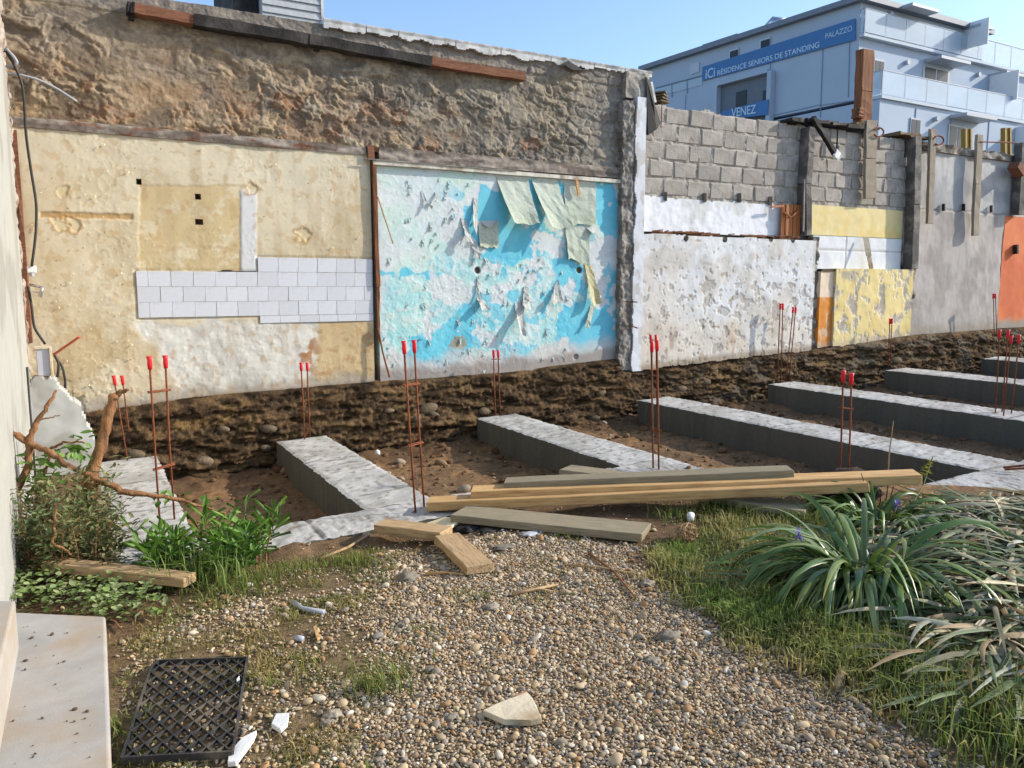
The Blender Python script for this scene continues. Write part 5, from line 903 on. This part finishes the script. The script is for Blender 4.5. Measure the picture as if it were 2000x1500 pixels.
def clump(name, c, n, Ls, label, wd=.032, el=(.45,1.15), droop=(1.1,2.0), tones=None, rad=.12, bias=None):
    t = thing(name, c, label, 'plant')
    for i in range(n):
        az = random.uniform(0, 6.28) if bias is None or random.random() < .35 else random.gauss(bias, .8); r = rad*math.sqrt(random.random()); b = np.array(c)+np.array([r*math.cos(az), r*math.sin(az), -.01]); k = random.uniform(.75, 1.2); a, bb = random.choice(tones)
        V, Q, C = strap(b, az+random.gauss(0,.25), random.uniform(*Ls), random.uniform(*el), random.uniform(*droop), wd*random.uniform(.7,1.2), a*k, bb*k, random.gauss(0,.6), bend=random.gauss(0,.35), tipc=(S(190,160,90) if random.random() < .25 else None)); mobj('leaf', V, Q, M['strap'], t, col=C, smooth=True)
    return t
gt_ = [(S(72,100,44), S(104,132,68)), (S(80,106,54), S(122,144,88)), (S(92,114,66), S(136,152,106)), (S(70,98,46), S(98,126,60)), (S(94,118,50), S(146,160,90))]
ag = clump('agapanthus_clump', GS(1690,1135), 240, (.45,.86), 'large arching clump of strap leaves beside the lumber stack', .034, tones=gt_, rad=.16, bias=math.radians(215))
ag2 = clump('agapanthus_clump', GS(1712,1022), 80, (.32,.52), 'smaller upright clump of strap leaves with mauve flower behind the large clump', .026, el=(.7,1.25), tones=[(S(66,94,38), S(110,140,62)), (S(80,108,46), S(126,150,74))], rad=.14)
for (par, bx, by, px, py) in ((ag2,1725,1030,1752,986),(ag,1660,1100,1560,1044)):
    b = GS(bx, by); tpx = W(px, py, b[1]-.05); mb = MB(); mb.tube([b, (b+tpx)/2+np.array([0,0,.04]), tpx], .006, 6); mb.obj('flower_stem', M['leaf'] if False else bpy.data.materials.get('stem_green') or mat('stem_green', S(92,108,52), rough=.6, var=.2, bump=0), par)
    mb = MB()
    for k in range(26):
        d = np.array([random.gauss(0,1) for _ in range(3)]); d /= np.linalg.norm(d); e = np.cross(d, [.3,.2,1.]); e /= np.linalg.norm(e); mb.add([tpx, tpx+d*.02+e*.006, tpx+d*.045, tpx+d*.02-e*.006], [(0,1,2,3)])
    mb.obj('flower_head', M['flower'], par)
mb = MB()
for px, py, bx, by in ((1672,930,1690,1000),(1682,905,1697,1000),(1700,935,1704,1000),(1720,940,1712,1000),(1735,925,1720,1000),(1745,930,1725,1000)): b = GS(bx, by); tpx = W(px, py+20, b[1]); mb.tube([b, (b+tpx)/2+np.array([random.uniform(-.03,.03),0,0]), tpx], [.005,.004,.003], 5)
mb.obj('seed_stems', mat('seed_stem', S(96,84,52), var=.2, bump=0), ag2)
# flattened, withering leaves to the right
PILE = [tuple(GS(x, y)[:2]) for x, y in ((1770,1010),(1850,985),(2010,975),(2200,1010),(2260,1250),(2120,1450),(1920,1390),(1800,1280),(1740,1170))]
pl_ = thing('flattened_agapanthus', GS(1950,1150), 'wide heap of flattened, withered strap leaves at the right edge', 'plant'); pa = np.array(PILE); bx0, by0 = pa.min(0); bx1, by1 = pa.max(0); got = 0; SV = MB(); SC = []
dt = [(S(156,148,112), S(206,196,160)), (S(178,158,122), S(220,204,170)), (S(92,106,72), S(138,146,108)), (S(72,90,50), S(112,126,78)), (S(136,112,80), S(176,150,110)), (S(150,152,130), S(190,188,164))]
while got < 2500:
    x, y = random.uniform(bx0, bx1), random.uniform(by0, by1)
    if got > 1500:
        q_ = GS(random.uniform(1790,2080), random.uniform(1120,1360)); x, y = q_[0], q_[1]
    sd = float(sdp(np.array(x), np.array(y), PILE))
    if sd > 0: continue
    hh = .15*min(1, -sd/.5)*random.random()+.02; az = math.radians(random.gauss(200, 45)) if random.random() < .65 else random.uniform(0,6.28); near = float(ss(-5.2, -6.2, np.array(y))); grn = random.random() < .30-.2*near
    a, b = random.choice(dt[2:4] if grn else dt); k = random.uniform(.7,1.2)
    V, Q, C = strap((x, y, .015+.03*x+hh), az, random.uniform(.22,.55), random.gauss(.05,.18), random.uniform(.2,.9), random.uniform(.018,.036), a*k, b*k, random.gauss(0,.9), nseg=6, bend=random.gauss(0,.6))
    if got < 290: mobj('leaf', V, Q, M['deadleaf'], pl_, col=C, smooth=True)
    else: SV.add(V, Q); SC.append(C)
    got += 1
SV.obj('leaf_litter', M['deadleaf'], pl_, smooth=True, col=np.concatenate(SC), kind='stuff')
V, Q, C = strap(GS(1695,1225,.03), math.radians(225), .5, -.02, .05, .05, S(196,178,140), S(180,160,120), .3); 

# ------------------------------------------------------------------ plants on the left
def leafshape(L_, w_, fold=.25, lob=0):       # pointed leaf along +X, flat in XY
    xs_ = [0,.25,.55,.8,1.]; ws_ = [.05,.8,1.,.55,.02]; V = []
    for x, k in zip(xs_, ws_): V += [(x*L_, -k*w_/2, fold*k*w_/2), (x*L_, 0, -.12*L_*x*x), (x*L_, k*w_/2, fold*k*w_/2)]
    Q = [(i*3+j, i*3+3+j, i*3+4+j, i*3+1+j) for i in range(4) for j in range(2)]; return np.array(V, float), np.array(Q)
def rotm(az, el, roll): 
    ca, sa, ce, se, cr, sr = math.cos(az), math.sin(az), math.cos(el), math.sin(el), math.cos(roll), math.sin(roll)
    return np.array([[ca,-sa,0],[sa,ca,0],[0,0,1]])@np.array([[ce,0,-se],[0,1,0],[se,0,ce]])@np.array([[1,0,0],[0,cr,-sr],[0,sr,cr]])
def foliage(name, leaves, mat_, par, kind='stuff'):   # leaves: (pos, az, el, roll, L, w, colour)
    VV = []; QQ = []; CC = []; n = 0
    for p, az, el, ro, L_, w_, c in leaves: V, Q = leafshape(L_, w_); VV.append(V@rotm(az, el, ro).T+p); QQ.append(Q+n); CC.append(np.broadcast_to(c, (len(V),3))); n += len(V)
    return mobj(name, np.concatenate(VV), np.concatenate(QQ), mat_, par, col=np.concatenate(CC), smooth=True, kind=kind)
def gpos(x, y, dz, near=True):
    p = GS(x, y, 0)
    return np.array([p[0], p[1], (float(ground_z(np.array(p[0]), np.array(p[1]))) if near else .018+.03*p[0])+dz])
# small-leaved shrub
sh = thing('small_leaved_shrub', gpos(150,1110,0), 'dusty green small-leaved shrub under the bare vine', 'shrub'); lv = []; stm = MB()
for k in range(170):
    bxp = random.uniform(-60,290); b = gpos(bxp, random.uniform(1075,1145)-abs(bxp-110)*.12, 0); tpz = random.uniform(.24,.6)*(1-.45*abs(bxp-110)/180); dr = np.array([random.gauss(.03,.09), random.gauss(0,.09), tpz]); stm.tube([b, b+dr*.5+np.array([random.gauss(0,.01),0,0]), b+dr], [.003,.002,.001], 4, cap=False); tone = random.choice([S(98,112,70), S(112,122,80), S(84,106,58), S(128,126,84), S(106,98,66)])
    for j in range(32): t = random.uniform(.15,1.08); lv.append((b+dr*t+np.array([random.gauss(0,.018), random.gauss(0,.018), random.gauss(0,.01)]), random.uniform(0,6.28), random.uniform(-.2,.9), random.uniform(-.6,.6), random.uniform(.03,.06), random.uniform(.013,.022), tone*random.uniform(.8,1.6)))
stm.obj('stems', M['bark'], sh, kind='stuff'); foliage('foliage', lv, M['leaf'], sh)
# ground cover of round leaves
lv = []
for k in range(1500):
    x = random.uniform(-80,330); y = random.uniform(1138,1235)
    if x > 205 and y > 1215: continue
    if random.random() < ss(240,330,np.array(x))*.5: continue
    if x < 190 and y > 1205: continue
    lv.append((gpos(x, y, random.uniform(.01,.11), False), random.uniform(0,6.28), random.uniform(-.3,.5), random.uniform(-.5,.5), random.uniform(.022,.045), random.uniform(.014,.032), random.choice([S(132,152,88), S(148,166,108), S(116,140,72), S(158,168,118)])*random.uniform(.65,1.25)))
o = foliage('ground_cover', lv, M['leaf'], None); setp(o, 'low round-leaved ground cover around the concrete step', 'ground cover')
# bright leafy plant
gpn = thing('leafy_plant', gpos(400,1120,0), 'bright green leafy plant at the corner of the foundation', 'plant'); var = []
for i in range(8):
    V, Q = leafshape(.11+.008*i, .026, .3); me = fast_mesh('leaf', V, Q, col=np.broadcast_to([S(84,122,40), S(100,140,50), S(72,108,36), S(118,156,62), S(90,130,48), S(78,112,44), S(108,146,58), S(96,128,44)][i], (len(V),3)), smooth=True); me.materials.append(M['leaf']); var.append(me)
cnt = 0; lv = []; stm = MB()
for k in range(46):
    a = random.uniform(0,6.28); r = math.sqrt(random.random()); b = gpos(400+88*r*math.cos(a), 1098+38*r*math.sin(a), 0); hgt = random.uniform(.12,.34); d = np.array([.18*r*math.cos(a)+random.gauss(0,.03), -.1*r*math.sin(a)+random.gauss(0,.04), hgt]); stm.tube([b, b+d*.5, b+d], [.005,.004,.003], 5, cap=False)
    for j in range(13):
        t = .3+.7*j/12; az = j*2.4+k; el = .1+1.0*t*t*random.uniform(.5,1.1); p = b+d*t
        if cnt < 298 and (k % 2 == 0 or j > 6):
            o = bpy.data.objects.new('leaf', random.choice(var)); sc.collection.objects.link(o); o.parent = gpn; R_ = rotm(az, el, random.gauss(0,.3)); s_ = random.uniform(.7,1.15); q_ = p-ORG[gpn.name]; o.matrix_local = Matrix([[*(R_[i]*s_), q_[i]] for i in range(3)]+[[0,0,0,1]]); cnt += 1
        else: lv.append((p, az, el, random.gauss(0,.3), random.uniform(.07,.13), .026, random.choice([S(84,122,40), S(100,140,50), S(72,108,36)])*random.uniform(.7,1.15)))
stm.obj('stems', bpy.data.materials['stem_green'], gpn, kind='stuff'); foliage('foliage', lv, M['leaf'], gpn)
PX = np.array([gpos(400+random.gauss(0,45), 1140+random.gauss(0,12), 0) for _ in range(260)]); n = len(PX); blades('grass_stalks', PX, rng.uniform(.1,.3,n), rng.uniform(.004,.008,n), np.broadcast_to(S(96,120,52), (n,3)), np.broadcast_to(S(150,166,96), (n,3)), None, .5, parent=gpn)
# bare vine
vn = thing('bare_vine', gpos(170,1000,0), 'bare woody vine stump with long peeling brown stems', 'vine')
def woody(P, R, Y, name='stem'):
    P = np.array([W(x, y, Y+dy) for x, y, dy in P]); tt = np.linspace(0, len(P)-1, (len(P)-1)*5+1); Q = np.stack([np.interp(tt, range(len(P)), P[:,k]) for k in range(3)], -1); Rr = np.interp(tt, range(len(P)), R)
    for _ in range(2): Q[1:-1] = (Q[:-2]+2*Q[1:-1]+Q[2:])/4
    Q += rng.normal(0, .0035, Q.shape); mb = MB(); mb.tube(Q, Rr*(1+rng.normal(0,.08,len(Rr))), 8); return mb.obj(name, M['bark'], vn, smooth=True)
YV = -2.75
woody([(168,985,0),(175,935,0),(190,890,0),(203,850,0),(215,800,0),(222,770,0)], [.045,.04,.036,.032,.03,.026], YV, 'trunk'); woody([(222,778,0),(232,768,0),(252,760,-.02)], [.026,.018,.008], YV)
woody([(-20,836,0),(30,846,0),(60,868,0),(95,880,-.1),(125,905,-.15),(165,925,-.2),(215,945,-.25),(240,962,-.28),(320,970,-.3),(380,985,-.32),(440,1002,-.35)], [.014,.015,.016,.017,.016,.015,.016,.018,.013,.009,.004], YV)
woody([(108,762,0),(92,795,0),(68,830,0),(56,862,0),(58,905,0),(40,945,0),(10,985,0),(0,1040,0)], [.008,.012,.016,.02,.022,.022,.018,.014], YV); woody([(58,868,0),(30,850,0),(20,845,0)], [.016,.012,.01], YV); woody([(70,822,0),(95,815,0),(115,812,0)], [.006,.004,.003], YV)
woody([(240,960,-.28),(215,945,-.2),(190,940,-.15),(160,965,-.1),(140,985,0)], [.016,.018,.018,.018,.014], YV); woody([(95,880,0),(110,870,0),(150,862,-.05),(175,868,-.08)], [.01,.008,.006,.004], YV); woody([(100,890,0),(85,925,0),(90,960,0)], [.01,.008,.006], YV)
woody([(110,990,-.7),(108,1040,-.7),(100,1062,-.7),(120,1070,-.7),(142,1082,-.7)], [.006,.006,.006,.006,.005], YV)
VL = []
for cx_, cy_, k, sx, sy in ((85,905,20,16,16),(75,945,16,14,14),(160,868,14,14,10),(150,880,6,8,6),(320,970,7,10,8),(400,985,12,20,12),(455,1010,14,16,10),(420,1015,14,20,10),(145,880,5,10,6)):
    for _ in range(k):
        p = W(random.gauss(cx_,sx), random.gauss(cy_,sy), YV-(.3 if cx_ > 250 else .05)+random.gauss(0,.03)); V, Q = leafshape(random.uniform(.05,.09), random.uniform(.03,.05), .2); V = V@rotm(random.uniform(0,6.28), random.uniform(-1.,.2), random.gauss(0,.4)).T+p; mobj('leaf', V, Q, M['leaf'], vn, col=np.broadcast_to(random.choice([S(116,152,64), S(98,136,54), S(132,164,84)])*random.uniform(.8,1.1), (len(V),3)), smooth=True)
# sprig by the right pit, and two dry stalks
sp_ = thing('leafy_sprig', W(1780,1000,-4.6), 'thin yellow-green leafy sprig beside the right front beam', 'plant'); b = GS(1772,1000); t_ = W(1822,892,b[1]+.1); mb = MB(); mb.tube([b, (b+t_)/2+np.array([.03,0,-.02]), t_], .004, 5); mb.obj('stem', bpy.data.materials['stem_green'], sp_)
for k in range(22): u = random.uniform(.62,1); p = b+(t_-b)*u; V, Q = leafshape(.04, .02); V = V@rotm(random.uniform(0,6.28), random.uniform(-.3,.8), 0).T+p; mobj('leaf', V, Q, M['leaf'], sp_, col=np.broadcast_to(S(168,168,60)*random.uniform(.7,1.1), (len(V),3)), smooth=True)
for x0, y0, x1, y1, lb in ((500,1105,510,1035,'left of two bare twigs standing by the front beam'),(518,1108,530,1035,'right of two bare twigs standing by the front beam'),(1733,950,1745,822,'tall thin dry stem behind the strap leaves')):
    b = gpos(x0, y0, 0); t_ = W(x1, y1, b[1]); mb = MB(); mb.tube([b, (b+t_)/2+np.array([-.012,0,0]), t_], [.006,.005,.003], 6); mb.obj('dry_twig', M['bark'] if x0 < 1000 else M['twig'], loc=b, label=lb, cat='twig')

# ------------------------------------------------------------------ scattered debris
def stick(P, r, lb, m_='twig', nm='dry_stick'):
    pts = [gpos(x, y, .018) for x, y in P]; mb = MB(); mb.tube(pts, np.linspace(r, r*.6, len(pts)), 6); mb.obj(nm, M[m_], smooth=True, loc=pts[0], label=lb, cat='stick')
stick([(1150,1085),(1200,1128),(1242,1175)], .008, 'dark straight stick on the gravel near the right grass', 'bark'); stick([(1100,1110),(1170,1118),(1240,1130)], .006, 'thin pale stick crossing the dark one on the gravel'); stick([(1000,1167),(1040,1160),(1090,1148)], .010, 'short forked stick in the middle of the gravel'); stick([(1040,1160),(1060,1158),(1080,1160)], .006, 'small fork beside the short stick on the gravel')
stick([(830,1126),(870,1123),(905,1128)], .008, 'orange wood splinter left of the pale offcut', 'wood_orange'); stick([(625,1088),(680,1062),(720,1040),(748,1020)], .010, 'long pale dry stalk leaning on the soil by the front beam'); stick([(1440,1063),(1500,1055),(1560,1046)], .008, 'pale dry stalk in the grass left of the strap leaves'); stick([(1632,1348),(1660,1290),(1695,1225)], .016, 'thick flattened dry stalk at the front of the withered leaves'); stick([(1562,1310),(1560,1322)], .008, 'tiny straw stub on the gravel edge'); stick([(200,1215),(225,1222),(240,1238)], .006, 'small dark twig on the concrete step', 'bark')
def shard(poly, th, m, lb, nm, cat, dz=.01, tilt=0.):
    P = [gpos(x, y, dz) for x, y in poly]; c = sum(P)/len(P); P = [p+np.array([0,0,tilt*(p[0]-c[0])]) for p in P]; n = len(P); V = P+[p+np.array([0,0,th]) for p in P]
    a2 = sum(P[i][0]*P[(i+1)%n][1]-P[(i+1)%n][0]*P[i][1] for i in range(n))
    if a2 < 0: P = P[::-1]; V = P+[p+np.array([0,0,th]) for p in P]
    mb = MB(); mb.add(V, [(i,(i+1)%n,n+(i+1)%n,n+i) for i in range(n)]); mb.T.append(np.array([(n,n+i,n+i+1) for i in range(1,n-1)]+[(0,i+1,i) for i in range(1,n-1)])); return bevel(mb.obj(nm, m, loc=c, label=lb, cat=cat), .003)
shard([(942,1408),(975,1390),(1030,1370),(1040,1380),(1058,1420),(1035,1425),(1015,1418),(985,1424)], .022, M['sandstone'], 'triangular beige broken tile on the gravel at the bottom', 'broken_tile', 'tile', .012)
shard([(1008,1372),(1028,1366),(1036,1374),(1015,1380)], .018, mat('brick_chip', S(196,140,104), var=.2), 'small orange brick chip behind the beige broken tile', 'brick_chip', 'brick', .01)
shard([(530,1424),(540,1404),(565,1405),(562,1425),(548,1436)], .018, M['white'], 'white plaster chip right of the black tray', 'plaster_chip', 'plaster', .012, .15); shard([(445,1500),(448,1480),(475,1452),(502,1441),(496,1456),(462,1500)], .02, M['white'], 'long white shard at the bottom beside the black tray', 'plaster_chip', 'plaster', .012, .1)
shard([(462,1340),(468,1333),(470,1345),(464,1348)], .01, M['white'], 'tiny white chip inside the black tray', 'plaster_chip', 'plaster', .02)
for P, lb in (([(574,1181),(590,1194),(600,1197),(633,1203)], 'bent grey plastic pipe on the thin grass'), ([(577,1256),(592,1258)], 'short stub of grey plastic pipe on the thin grass')):
    pts = [gpos(x, y, .014) for x, y in P]; mb = MB(); mb.tube(pts, .013, 9); mb.obj('pipe_piece', M['conduit'], smooth=True, loc=pts[0], label=lb, cat='pipe')
shard([(612,1236),(618,1232),(626,1256),(620,1260)], .012, M['wood_orange'], 'small orange wood chip beside the pipe stub', 'wood_chip', 'wood')
shard([(830,1018),(870,1012),(905,1018),(880,1035),(850,1034)], .02, mat('pale_panel_scrap', S(222,208,168), var=.12), 'cream broken panel scrap between offcut and grey plank', 'panel_scrap', 'scrap', .02, .1)
def crumple(x, y, r, m, lb, nm, cat, flat=.5):
    c = gpos(x, y, r*.2); me = ico(3, int(x)); v = np.zeros(len(me.vertices)*3); me.vertices.foreach_get('co', v); v = v.reshape(-1,3); k = 1+.5*fbm(v[:,0]*2.2+x, v[:,1]*2.2+v[:,2]*1.7, 5, 3); v = v*k[:,None]*np.array([r*1.4, r, r*flat]); me.vertices.foreach_set('co', v.ravel()); me.update(); me.materials.append(m); o = link(nm, me, None, None, label=lb, cat=cat); o.location = c; return o
crumple(915,1033,.06, M['tar'], 'crumpled black plastic by the cream panel scrap', 'plastic_scrap', 'plastic', .35); crumple(1037,1046,.045, mat('foil', S(200,202,206), rough=.35, var=.1, bump=.3, bs=30), 'crumpled pale foil in front of the grey plank', 'foil_scrap', 'foil', .3); crumple(990,1070,.05, M['stone'], 'flat dark slate piece on the gravel', 'slate_piece', 'slate', .18); crumple(950,1040,.05, M['char'], 'dark felt scrap near the pale offcut', 'felt_scrap', 'felt', .2)
nest = MB(); nc = gpos(1338,1055,.05)
for _ in range(150):
    d = np.array([random.gauss(0,1) for _ in range(3)]); d /= np.linalg.norm(d); p = nc+d*np.array([.075,.06,.055])*random.uniform(.5,1); e = np.cross(d, np.array([random.gauss(0,1) for _ in range(3)])); e /= np.linalg.norm(e); nest.tube([p-e*.035, p+d*.008, p+e*.035], .0025, 4, cap=False)
nest.obj('straw_bundle', M['twig'], loc=nc, label='tangled straw nest at the edge of the grass', cat='straw')
crumple(1150,835,.16, M['white'], 'crumpled white paper lying in the third pit', 'paper_scrap', 'paper', .14)
mb = MB(); p = gpos(1348,1022,.03); q_ = gpos(1345,1014,.035); mb.tube([p-np.array([0,0,.01]), p+np.array([.03,.03,.02])], [.02,.025], 10); mb.obj('white_cup', M['white'], smooth=True, loc=p, label='small white cup lying in the grass near the straw nest', cat='cup')
for x, y, r, lb in ((800,1133,.045,'grey stone at the left of the orange splinter'),(960,1192,.03,'pale rounded stone in the middle of the gravel'),(1305,1245,.04,'largest white stone on the gravel near the right grass'),(1265,1145,.03,'grey stone beside the dark stick'),(880,1408,.02,'pale oval pebble left of the beige broken tile'),(650,1395,.025,'rust-coloured stone left of the beige tile'),(640,1410,.02,'small dark stone near the rust-coloured stone'),(1990,1238,.03,'grey stone at the right picture edge'),(1275,1290,.025,'flat grey stone in the right gravel')): crumple(x, y, r, M['stone'], lb, 'loose_stone', 'stone', .65)
for x, y, r, lb in ((682,872,.03,'white chip on the soil beside the second beam'),(737,884,.03,'larger white chip on the soil right of the second beam')):
    c = GS(x, y, -.18); me = ico(1, int(x)); me.transform(Matrix.Scale(r, 4)); me.materials.append(M['white']); o = link('white_chip', me, None, None, label=lb, cat='chip'); o.location = c
crumple(130,1135,.05, mat('brown_dead_leaf', S(150,110,76), rough=.8, var=.3), 'curled brown dead leaf in front of the pale timber', 'dead_leaf', 'leaf', .5)
bst = MB()
er = thing('bank_stones', (4, -.5, 0), 'rough brown stones bedded in the earth bank', 'stones')
for k in range(28):
    x = random.uniform(.1, 13); zz = random.uniform(.12,.7); tt = np.array([[zz]]); hb_, _, Zb_ = bank_fn(np.array([[x]]), tt); r = random.uniform(.03,.09); me = ico(2, 50+k); me.transform(Matrix.Diagonal((r*1.5, r*.7, r*.75, 1))); me.materials.append(M['earthstone']); o = link('stone', me, None, er); o.location = np.array([x, .03-float(hb_[0,0]), float(Zb_[0,0])])-ORG[er.name]; o.rotation_euler = (0, random.uniform(-.3,.3), random.uniform(-.3,.3))
mb = MB(); th = np.linspace(0, 6.28, 24, endpoint=False); c = GS(1745,836,-.27); pts = [c+np.array([.55*math.cos(a)*(1+.3*math.sin(3*a)), .22*math.sin(a)*(1+.25*math.cos(2*a)), 0]) for a in th]; V = np.array([c]+pts); V[:,2] = ground_z(np.array(c[0]), np.array(c[1]))+.012; mobj('puddle', V, None, M['water'], T=np.array([(0,1+i,1+(i+1)%24) for i in range(24)]), kind='structure')

crumple(1652,975,.2, M['soil2'] if 'soil2' in M else mat('dark_stump', S(64,48,38), rough=.95, var=.4, vs=20, bs=40, bump=.8, bd=.02), 'dark earthy root stump under the right end of the lumber stack', 'root_stump', 'stump', .7)
